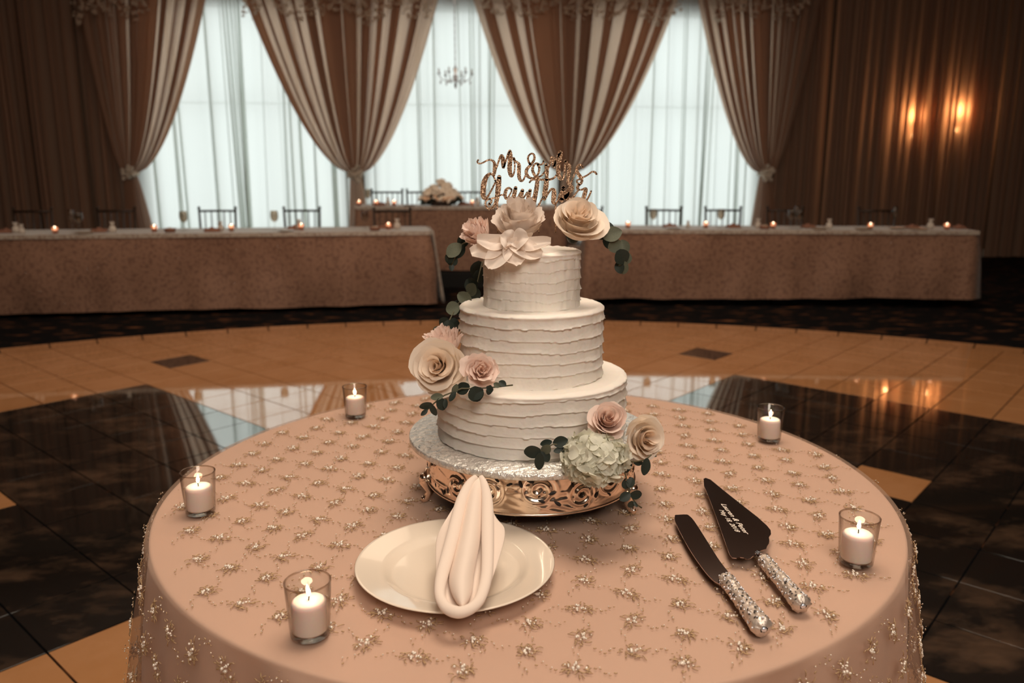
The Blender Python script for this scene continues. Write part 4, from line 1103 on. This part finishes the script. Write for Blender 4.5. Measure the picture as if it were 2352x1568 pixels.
for k in range(66):
    z = 1-2*(k+.5)/66; a = k*2.399963; r_ = math.sqrt(max(0, 1-z*z)); d = Vector((r_*math.cos(a), z, r_*math.sin(a)))
    if d.y > .45: continue
    o = bpy.data.objects.new('floret', fls[k % 5]); COL.objects.link(o); o.parent = hy
    rj = random.Random(k); sc_ = rj.uniform(.88, 1.08)
    o.location = (d.x*.040*sc_, d.y*.034*sc_, d.z*.031*sc_-.001); o.rotation_mode = 'QUATERNION'
    o.rotation_quaternion = (d+Vector((rj.uniform(-.3, .3), rj.uniform(-.3, .3), rj.uniform(-.3, .3)))).to_track_quat('Z', 'Y')
MB().ball((0, 0, 0), .028, 14, 10, (1.15, .95, .9)).build('flower_core', M['hydrangea'], hy)

# eucalyptus sprigs
def leaf_me(seed, wr):
    def fn(u, v):
        s = 2*u-1; w = wr*.5*math.sin(PI*(.04+.94*v))**.62
        return Vector((v, s*w, .10*abs(s)**1.4*w*2-.10*v*v))
    mb = MB().grid(fn, 9, 9); return mesh('leaf', mb.v, mb.f)
lm_ = {}
for kk, mt in (('d', 'leaf_dark'), ('g', 'leaf_grey')):
    for w in (1.0, .8, .55):
        me = leaf_me(1, w); me.materials.append(M[mt]); me.polygons.foreach_set('use_smooth', [True]*len(me.polygons)); lm_[(kk, w)] = me
def sprig_euc(name, lab, stem, leaves, Y0):
    """stem: [(px,py,Y)], leaves: [(base px,py, tip px,py, Y, kind, roundness)]"""
    P = [aty(*q) for q in stem]; t = empty(name, P[0], 0, lab, 'greenery', 'eucalyptus on the cake')
    MB().tube([p-P[0] for p in P], .0011, 6).build('stem', M['stem'], t)
    for n, (bx, by, tx, ty, Y, kd, w) in enumerate(leaves):
        b = aty(bx, by, Y); e = aty(tx, ty, Y-.004*((n % 3)-1)); d = e-b; L = d.length; xx = d.normalized()
        rj = random.Random(n+len(lab)); nrm = Vector((rj.uniform(-.35, .35), -1, rj.uniform(-.1, .6))); yy = nrm.cross(xx).normalized(); zz = xx.cross(yy).normalized()
        o = bpy.data.objects.new('leaf', lm_[(kd, w)]); COL.objects.link(o); o.parent = t
        o.matrix_local = Matrix(((xx.x*L, yy.x*L, zz.x*L, b.x-P[0].x), (xx.y*L, yy.y*L, zz.y*L, b.y-P[0].y), (xx.z*L, yy.z*L, zz.z*L, b.z-P[0].z), (0, 0, 0, 1)))
    return t
sprig_euc('eucalyptus_sprig', 'grey green eucalyptus sprig drooping right of the cake top', [(1345, 535, 1.23), (1385, 530, 1.22), (1415, 550, 1.21), (1432, 585, 1.21), (1430, 628, 1.21)],
  [(1372, 528, 1395, 545, 1.225, 'g', 1.0), (1378, 520, 1412, 524, 1.23, 'd', .8), (1385, 545, 1428, 530, 1.205, 'g', .8), (1385, 550, 1412, 562, 1.222, 'd', 1.0), (1398, 572, 1428, 556, 1.205, 'g', 1.0), (1425, 552, 1442, 580, 1.215, 'g', .8),
   (1420, 574, 1436, 606, 1.20, 'd', 1.0), (1440, 578, 1432, 608, 1.215, 'g', 1.0), (1420, 600, 1426, 628, 1.21, 'd', .8), (1436, 600, 1428, 630, 1.205, 'g', .8)], 1.2)
sprig_euc('eucalyptus_sprig', 'eucalyptus sprig drooping left of the blush bloom on the cake top', [(1095, 545, 1.24), (1062, 560, 1.23), (1045, 590, 1.23), (1035, 612, 1.23)],
  [(1072, 540, 1055, 568, 1.235, 'd', .8), (1028, 588, 1058, 560, 1.225, 'g', .8), (1064, 560, 1048, 592, 1.235, 'd', .8), (1040, 586, 1024, 602, 1.225, 'd', 1.0), (1048, 590, 1030, 608, 1.23, 'd', 1.0), (1036, 606, 1038, 622, 1.23, 'd', .8)], 1.2)
sprig_euc('eucalyptus_sprig', 'long eucalyptus strand trailing down behind the left of the cake', [(1108, 600, 1.30), (1096, 650, 1.30), (1075, 672, 1.29), (1050, 700, 1.28), (1030, 740, 1.25), (1000, 778, 1.23)],
  [(1104, 600, 1090, 640, 1.31, 'd', .8), (1098, 620, 1100, 650, 1.3, 'd', .8), (1074, 640, 1092, 668, 1.295, 'd', 1.0), (1090, 652, 1076, 678, 1.285, 'g', 1.0), (1082, 660, 1100, 690, 1.30, 'd', .8),
   (1052, 674, 1082, 694, 1.28, 'g', .8), (1046, 690, 1060, 712, 1.29, 'd', .8), (1056, 704, 1024, 712, 1.27, 'g', 1.0), (1042, 702, 1062, 722, 1.28, 'd', .8), (1030, 732, 1012, 752, 1.25, 'd', 1.0), (1040, 730, 1046, 762, 1.25, 'd', .8),
   (1030, 735, 1030, 762, 1.245, 'd', 1.0), (1014, 752, 998, 772, 1.235, 'g', 1.0), (1050, 740, 1040, 768, 1.25, 'd', .8)], 1.2)
sprig_euc('eucalyptus_sprig', 'dark leafed eucalyptus sprig under the garden rose on the left of the cake', [(1178, 884, 1.085), (1145, 888, 1.082), (1100, 892, 1.08), (1060, 892, 1.08), (1020, 908, 1.08), (998, 925, 1.078), (980, 942, 1.075)],
  [(1162, 886, 1146, 875, 1.08, 'd', .8), (1148, 888, 1134, 880, 1.078, 'g', .8), (1132, 898, 1118, 888, 1.08, 'd', .8), (1126, 884, 1122, 908, 1.077, 'd', .55), (1086, 888, 1100, 922, 1.078, 'd', 1.0), (1108, 892, 1082, 916, 1.08, 'd', .8),
   (1078, 884, 1048, 900, 1.082, 'd', .8), (1050, 882, 1040, 906, 1.076, 'g', .55), (1046, 900, 1032, 921, 1.075, 'd', .55), (1018, 910, 988, 912, 1.072, 'g', .55), (1008, 914, 1020, 942, 1.072, 'd', .8), (1024, 916, 1022, 938, 1.07, 'd', .55),
   (992, 926, 963, 937, 1.073, 'd', .55), (990, 928, 1001, 955, 1.073, 'd', .55), (982, 940, 967, 954, 1.073, 'd', .55)], 1.1)
sprig_euc('eucalyptus_sprig', 'small dark eucalyptus tip at the left edge of the garden rose', [(975, 852, 1.17), (955, 850, 1.165), (948, 840, 1.165)], [(962, 850, 945, 846, 1.165, 'd', .8), (960, 840, 944, 832, 1.17, 'd', .55)], 1.1)
sprig_euc('eucalyptus_sprig', 'dark eucalyptus sprig lying on the board left of the hydrangea', [(1312, 1022, 1.06), (1270, 1020, 1.055), (1242, 1034, 1.05), (1235, 1060, 1.045)],
  [(1242, 1034, 1203, 1040, 1.045, 'd', .8), (1240, 1040, 1238, 1080, 1.043, 'd', .55), (1244, 1034, 1260, 1060, 1.05, 'd', .8), (1262, 1022, 1246, 1042, 1.045, 'g', .8), (1305, 1012, 1270, 1018, 1.055, 'd', .8), (1300, 1030, 1272, 1036, 1.055, 'd', .55), (1268, 1014, 1240, 1020, 1.06, 'd', .55)], 1.1)
sprig_euc('eucalyptus_sprig', 'dark eucalyptus sprig right of the hydrangea, under the ivory rose', [(1430, 1060, 1.06), (1460, 1060, 1.05), (1482, 1056, 1.045), (1496, 1044, 1.045)],
  [(1430, 1058, 1452, 1072, 1.055, 'd', .55), (1440, 1062, 1436, 1086, 1.055, 'd', .8), (1486, 1052, 1480, 1092, 1.043, 'd', .55), (1456, 1062, 1478, 1064, 1.05, 'd', .55), (1494, 1020, 1505, 1030, 1.08, 'g', .55), (1495, 1042, 1508, 1048, 1.08, 'g', .55)], 1.1)
sprig_euc('eucalyptus_sprig', 'eucalyptus tip trailing down past the right side of the gold stand', [(1435, 1085, 1.04), (1442, 1110, 1.035), (1447, 1135, 1.03), (1462, 1158, 1.03), (1474, 1166, 1.03)],
  [(1445, 1120, 1452, 1096, 1.03, 'd', .8), (1440, 1122, 1432, 1104, 1.033, 'd', .8), (1447, 1133, 1424, 1148, 1.028, 'd', .8), (1448, 1134, 1475, 1137, 1.028, 'd', .8), (1452, 1150, 1446, 1166, 1.027, 'd', 1.0), (1456, 1152, 1464, 1164, 1.027, 'd', .55)], 1.1)

# ------------------------------------------------------------------ votive candles on the cake table
TT = TZ+.0035   # objects stand on the cloth and its beading
def make_votive():
    t = empty('votive_candle')
    MB().lathe([(.0, .0008), (.0208, .0008), (.0222, .0026), (.0262, .0668), (.0258, .0676), (.0250, .0668), (.0213, .010), (.0195, .0062), (0, .0062)], 40).build('glass_cup', M['glass'], t)
    MB().lathe([(.0247, .0660), (.0250, .0676), (.0258, .0684), (.0266, .0676), (.0265, .0660)], 40).build('glass_rim', M['glass_rim'], t)
    MB().lathe([(.0, .0012), (.0200, .0012), (.0212, .0030), (.0208, .0050), (.0, .0054)], 30).build('glass_base', M['glass_rim'], t)
    MB().lathe([(0, .0064), (.0190, .0064), (.0200, .009), (.0200, .0385), (.0192, .0425), (.0165, .0442), (.008, .0435), (0, .0432)], 32).build('candle', M['wax'], t)
    MB().tube([(0, 0, .043), (.0008, 0, .0475), (.0016, 0, .050)], .0007, 6).build('wick', M['wick'], t)
    flame_mb(MB(), (.001, 0, .0485), .66, -.12).build('flame', M['flame'], t)
    l = bpy.data.lights.new('flame_light', 'POINT'); l.energy = .045; l.color = (1, .62, .38); l.shadow_soft_size = .006
    o = bpy.data.objects.new('flame_light', l); COL.objects.link(o); o.parent = t; o.location = (.001, 0, .062)
    return t
vot = make_votive()
VL = [((713, 1457), 'lit white votive in clear glass, nearest one, left of the plate'), ((1965, 1292), 'lit white votive in clear glass at the right, beyond the cake server'),
      ((461, 1176), 'lit white votive in clear glass at the left table edge'), ((1766, 1010), 'lit white votive in clear glass at the back right table edge'), ((817, 955), 'lit white votive in clear glass at the back left table edge')]
for k, ((px, py), lab) in enumerate(VL):
    v = vot if k == 0 else copy_tree(vot)
    p = atz(px, py, TT); v.location = p; v.rotation_euler = (0, 0, k*1.3); tag(v, lab, 'candle', 'votives around the cake')

# ------------------------------------------------------------------ plate and napkin
pc = atz(1046, 1292, TZ+.018)
PLZ = TT
plate = empty('dinner_plate', (pc.x, pc.y, PLZ), 0, 'cream china dinner plate in front of the cake with a folded napkin', 'plate')
PR = .131
MB().lathe([(0, .0045), (.080, .0045), (.086, .006), (.092, .0105), (.100, .013), (PR-.004, .0185), (PR-.001, .0192), (PR, .0182), (PR-.002, .0165), (.100, .0095), (.088, .003), (.080, 0), (.072, 0), (.07, .002), (0, .002)], 120).build('plate_body', M['china'], plate)
nap = empty('folded_napkin', (pc.x, pc.y, PLZ+.0192), 0, 'blush linen napkin folded into a tall point leaning on the plate', 'napkin')
inv = nap.location
def ny(py): return 1.022+(py-1097)/(1414-1097)*(.810-1.022)
def npt(px, py, dY=0.):
    return aty(px, py, ny(py)+dY)-inv
def loft(rows, name, sub=2):
    """rows of equal length of (px,py,dY)"""
    nr, nc = len(rows), len(rows[0]); vs = [npt(*p) for r_ in rows for p in r_]
    fs = [(j*nc+i, j*nc+i+1, (j+1)*nc+i+1, (j+1)*nc+i) for j in range(nr-1) for i in range(nc-1)]
    return vs, fs
nmb = MB()
# central roll: full rounded fold from the point to the lower tip
rows = []
for (py, xl, xr, dep) in [(1096, 1088, 1110, .004), (1104, 1080, 1111, .008), (1133, 1073, 1109, .013), (1181, 1062, 1108, .017), (1230, 1050, 1105, .019), (1278, 1039, 1097, .020), (1326, 1029, 1086, .020), (1355, 1033, 1086, .016), (1378, 1044, 1078, .010), (1392, 1056, 1068, .004)]:
    rows.append([(xl+(xr-xl)*k/8, py, -dep*math.sin(PI*k/8)**.8+.006) for k in range(9)])
nmb.add(*loft(rows, ''))
# outer band: left roll, around the lower tip, right roll
def band(path, name=''):
    P = [npt(x, y, d) for x, y, d, w in path]; W = [w for *_, w in path]
    Ps = cr_spline(P, 5); Ws = [w.x for w in cr_spline([Vector((w, 0, 0)) for w in W], 5)]
    return Ps, Ws
left = [(1094, 1094, -.001, .0035), (1078, 1112, .000, .0058), (1062, 1145, -.001, .0072), (1052, 1181, -.002, .0080), (1040, 1230, -.004, .0082), (1027, 1278, -.004, .0080), (1014, 1326, -.004, .0072), (1010, 1366, -.002, .0058), (1022, 1392, .0, .0062), (1042, 1404, .001, .0066), (1062, 1405, .002, .0064), (1086, 1394, .001, .0060), (1104, 1372, -.001, .0062), (1117, 1326, -.003, .0068), (1120, 1278, -.004, .0072), (1120, 1230, -.003, .0078), (1120, 1181, -.002, .0078), (1118, 1140, -.001, .0068), (1111, 1110, .0, .0050), (1104, 1094, .001, .0030)]
Ps, Ws = band(left)
seg = 10; vs = []; fs = []
for i, (p, w) in enumerate(zip(Ps, Ws)):
    t = (Ps[min(len(Ps)-1, i+1)]-Ps[max(0, i-1)]).normalized(); vdir = (Vector((0, 0, CH))-inv-p).normalized()
    a = t.cross(vdir).normalized(); b = a.cross(t).normalized()
    for k in range(seg): q = 2*PI*k/seg; vs.append(p+a*math.cos(q)*w+b*math.sin(q)*w*.75)
for i in range(len(Ps)-1):
    for k in range(seg): k2 = (k+1) % seg; fs.append((i*seg+k, i*seg+k2, (i+1)*seg+k2, (i+1)*seg+k))
nmb.add(vs, fs)
# inner backing between the rolls (deep in shade)
rows = []
for (py, xl, xr) in [(1100, 1082, 1112), (1150, 1062, 1118), (1200, 1046, 1120), (1250, 1034, 1120), (1300, 1022, 1119), (1350, 1013, 1110), (1385, 1024, 1092), (1402, 1042, 1070)]:
    rows.append([(xl+(xr-xl)*k/4, py, .016+.004*math.sin(PI*k/4)) for k in range(5)])
nmb.add(*loft(rows, ''))
# wings: flat outer flaps leaning on the plate
rows = [[(1072, 1112, .012), (1050, 1150, .010), (1026, 1190, .012)], [(1056, 1150, .014), (1034, 1190, .013), (1004, 1224, .020)], [(1040, 1220, .014), (1022, 1240, .014), (999, 1250, .020)],
        [(1030, 1270, .013), (1015, 1280, .012), (1000, 1290, .016)], [(1018, 1320, .010), (1010, 1325, .010), (1003, 1330, .010)], [(1012, 1365, .004), (1008, 1366, .004), (1004, 1366, .003)]]
nmb.add(*loft(rows, ''))
rows = [[(1116, 1118, .010), (1122, 1140, .012), (1128, 1165, .016)], [(1122, 1160, .012), (1130, 1180, .016), (1140, 1196, .022)], [(1124, 1200, .012), (1140, 1206, .018), (1165, 1208, .026)],
        [(1126, 1240, .011), (1142, 1246, .015), (1158, 1250, .020)], [(1124, 1290, .008), (1134, 1294, .010), (1142, 1298, .012)], [(1116, 1340, .002), (1120, 1346, .003), (1124, 1350, .003)]]
nmb.add(*loft(rows, ''))
o = nmb.build('linen_fold', M['linen'], nap); solid(o, .0014)
sb = o.modifiers.new('sub', 'SUBSURF'); sb.levels = 1; sb.render_levels = 2

# ------------------------------------------------------------------ cake knife and server
def handle(parent, a, b, r0, r1, seed, name='handle'):
    """bumpy rhinestone handle from a to b (local to parent)"""
    a = Vector(a); b = Vector(b); d = (b-a); L = d.length; d.normalize(); up = Vector((0, 0, 1)); s = d.cross(up).normalized(); u = s.cross(d)
    seg, n = 40, 60; vs = []; fs = []
    for i in range(n):
        t = i/(n-1); r = (r0+(r1-r0)*t**1.5)*(1-.10*math.sin(PI*t))*math.sqrt(max(.0, 1-max(0, (t-.93)/.07)**2.5*.9))*math.sqrt(max(.02, 1-max(0, (.05-t)/.05)**2*.9))
        for k in range(seg):
            q = 2*PI*k/seg; e = .0016*noise.noise(Vector((t*26, math.cos(q)*2.6+seed, math.sin(q)*2.6)))+.0010*noise.noise(Vector((t*70, math.cos(q)*6+seed, math.sin(q)*6)))
            vs.append(a+d*L*t+(s*math.cos(q)+u*math.sin(q))*(r+e))
    for i in range(n-1):
        for k in range(seg): k2 = (k+1) % seg; fs.append((i*seg+k, i*seg+k2, (i+1)*seg+k2, (i+1)*seg+k))
    h = link(name, mesh(name, vs, fs), M['rhine'], parent)
    rj = random.Random(seed); cm = MB(); hm = MB()
    for i in range(210):
        t = rj.uniform(.03, .985); q = rj.uniform(-.2, PI+.2); r = (r0+(r1-r0)*t**1.5)*(1-.10*math.sin(PI*t)); n_ = s*math.cos(q)+u*math.sin(q); c = a+d*L*t+n_*(r+.0003)
        if i % 2: cm.ball(c, rj.uniform(.0008, .0016), 6, 4)
        else:
            w = rj.uniform(.0006, .0013); e = n_.cross(d).normalized(); an = rj.uniform(0, PI); dd = d*math.cos(an)+e*math.sin(an); ee = n_.cross(dd)
            hm.add([c+n_*.0007]+[c+dd*w*1.6*math.cos(z)+ee*w*math.sin(z)+n_*.0002 for z in [2*PI*m/8 for m in range(8)]], [(0, 1+m, 1+(m+1) % 8) for m in range(8)])
    tag(cm.build('rhinestones', M['crystal'], h), kind='stuff'); tag(hm.build('gap_shade', M['hole_shade'], h), kind='stuff')  # gaps are raised caps with their shade put into the colour
    MB().tube([b-d*.003, b+d*.0005], [.0035, .003], 12).build('end_cap', M['crystal'], h)
def plate_poly(pts, z, th, inv, tilt=0):
    n = len(pts); P = [atz(x, y, z)-inv for x, y in pts]
    mb = MB(); mb.add(P+[p-Vector((0, 0, th)) for p in P], [tuple(range(n)), tuple(reversed(range(n, 2*n)))]+[(k, n+k, n+(k+1) % n, (k+1) % n) for k in range(n)]); return mb
def smoothpts(p, n=5): return [(q.x, q.y) for q in cr_spline([Vector((a, b, 0)) for a, b in p], n)]
kz = TT
k0 = atz(1700, 1330, kz); kn = empty('cake_knife', k0, 0, 'cake knife with a rhinestone handle, left of the cake server', 'knife')
edge = smoothpts([(1550, 1183), (1552, 1200), (1580, 1254), (1612, 1302), (1636, 1330), (1655, 1342)])+smoothpts([(1672, 1312), (1648, 1280), (1600, 1204), (1583, 1184), (1574, 1181), (1552, 1182)])
b_ = plate_poly(edge, kz+.010, .0014, k0).build('blade', M['steel'], kn, smooth=False)
ha = atz(1664, 1326, kz+.011)-k0; hb = atz(1755, 1446, kz+.0115)-k0
handle(kn, ha, hb, .0098, .0128, 3)
s0 = atz(1720, 1250, kz); sv = empty('cake_server', s0, 0, 'triangular cake server engraved with two names and a date', 'cake server')
edge = [(1616, 1099), (1621, 1097), (1632, 1101), (1660, 1124), (1700, 1156), (1740, 1187), (1762, 1207), (1770, 1217), (1771, 1226), (1766, 1233), (1767, 1240), (1766, 1248), (1762, 1254), (1760, 1260), (1750, 1263), (1744, 1266), (1738, 1272), (1730, 1276), (1724, 1281), (1716, 1284), (1708, 1280), (1700, 1279), (1692, 1281), (1682, 1280), (1676, 1273), (1672, 1262), (1660, 1228), (1645, 1186), (1630, 1146), (1617, 1115)]
bl = plate_poly(edge, kz+.013, .0013, s0).build('blade', M['steel'], sv, smooth=False)
MB().tube([atz(1738, 1268, kz+.013)-s0, atz(1748, 1276, kz+.012)-s0, atz(1756, 1286, kz+.012)-s0], [.003, .0045, .007], 12).build('neck', M['steel'], sv)
handle(sv, atz(1752, 1283, kz+.012)-s0, atz(1845, 1392, kz+.0125)-s0, .0092, .0122, 8)
def engraved(txt, p0, p1, z, h, shear=.35):
    a = atz(*p0, z); b = atz(*p1, z); c = bpy.data.curves.new('engraving', 'FONT'); c.body = txt; c.size = 1; c.shear = shear; c.extrude = .0; c.offset = .012
    o = bpy.data.objects.new('engraving', c); COL.objects.link(o); bpy.context.view_layer.update()
    W = o.dimensions.x; me = bpy.data.meshes.new_from_object(o); bpy.data.objects.remove(o)
    L = (b-a).length; d = (b-a).normalized(); n_ = Vector((-d.y, d.x, 0))
    me.transform(Matrix(((d.x*L/W, n_.x*h, 0, a.x-s0.x), (d.y*L/W, n_.y*h, 0, a.y-s0.y), (0, 0, 1, a.z-s0.z), (0, 0, 0, 1))))
    me.materials.clear(); me.materials.append(M['engrave']); o2 = bpy.data.objects.new('engraving', me); COL.objects.link(o2); o2.parent = sv
engraved('Lauren & Peter', (1655, 1156), (1711, 1226), kz+.01325, .0108)
engraved('May 18, 2018', (1651, 1170), (1690, 1221), kz+.01325, .0095)
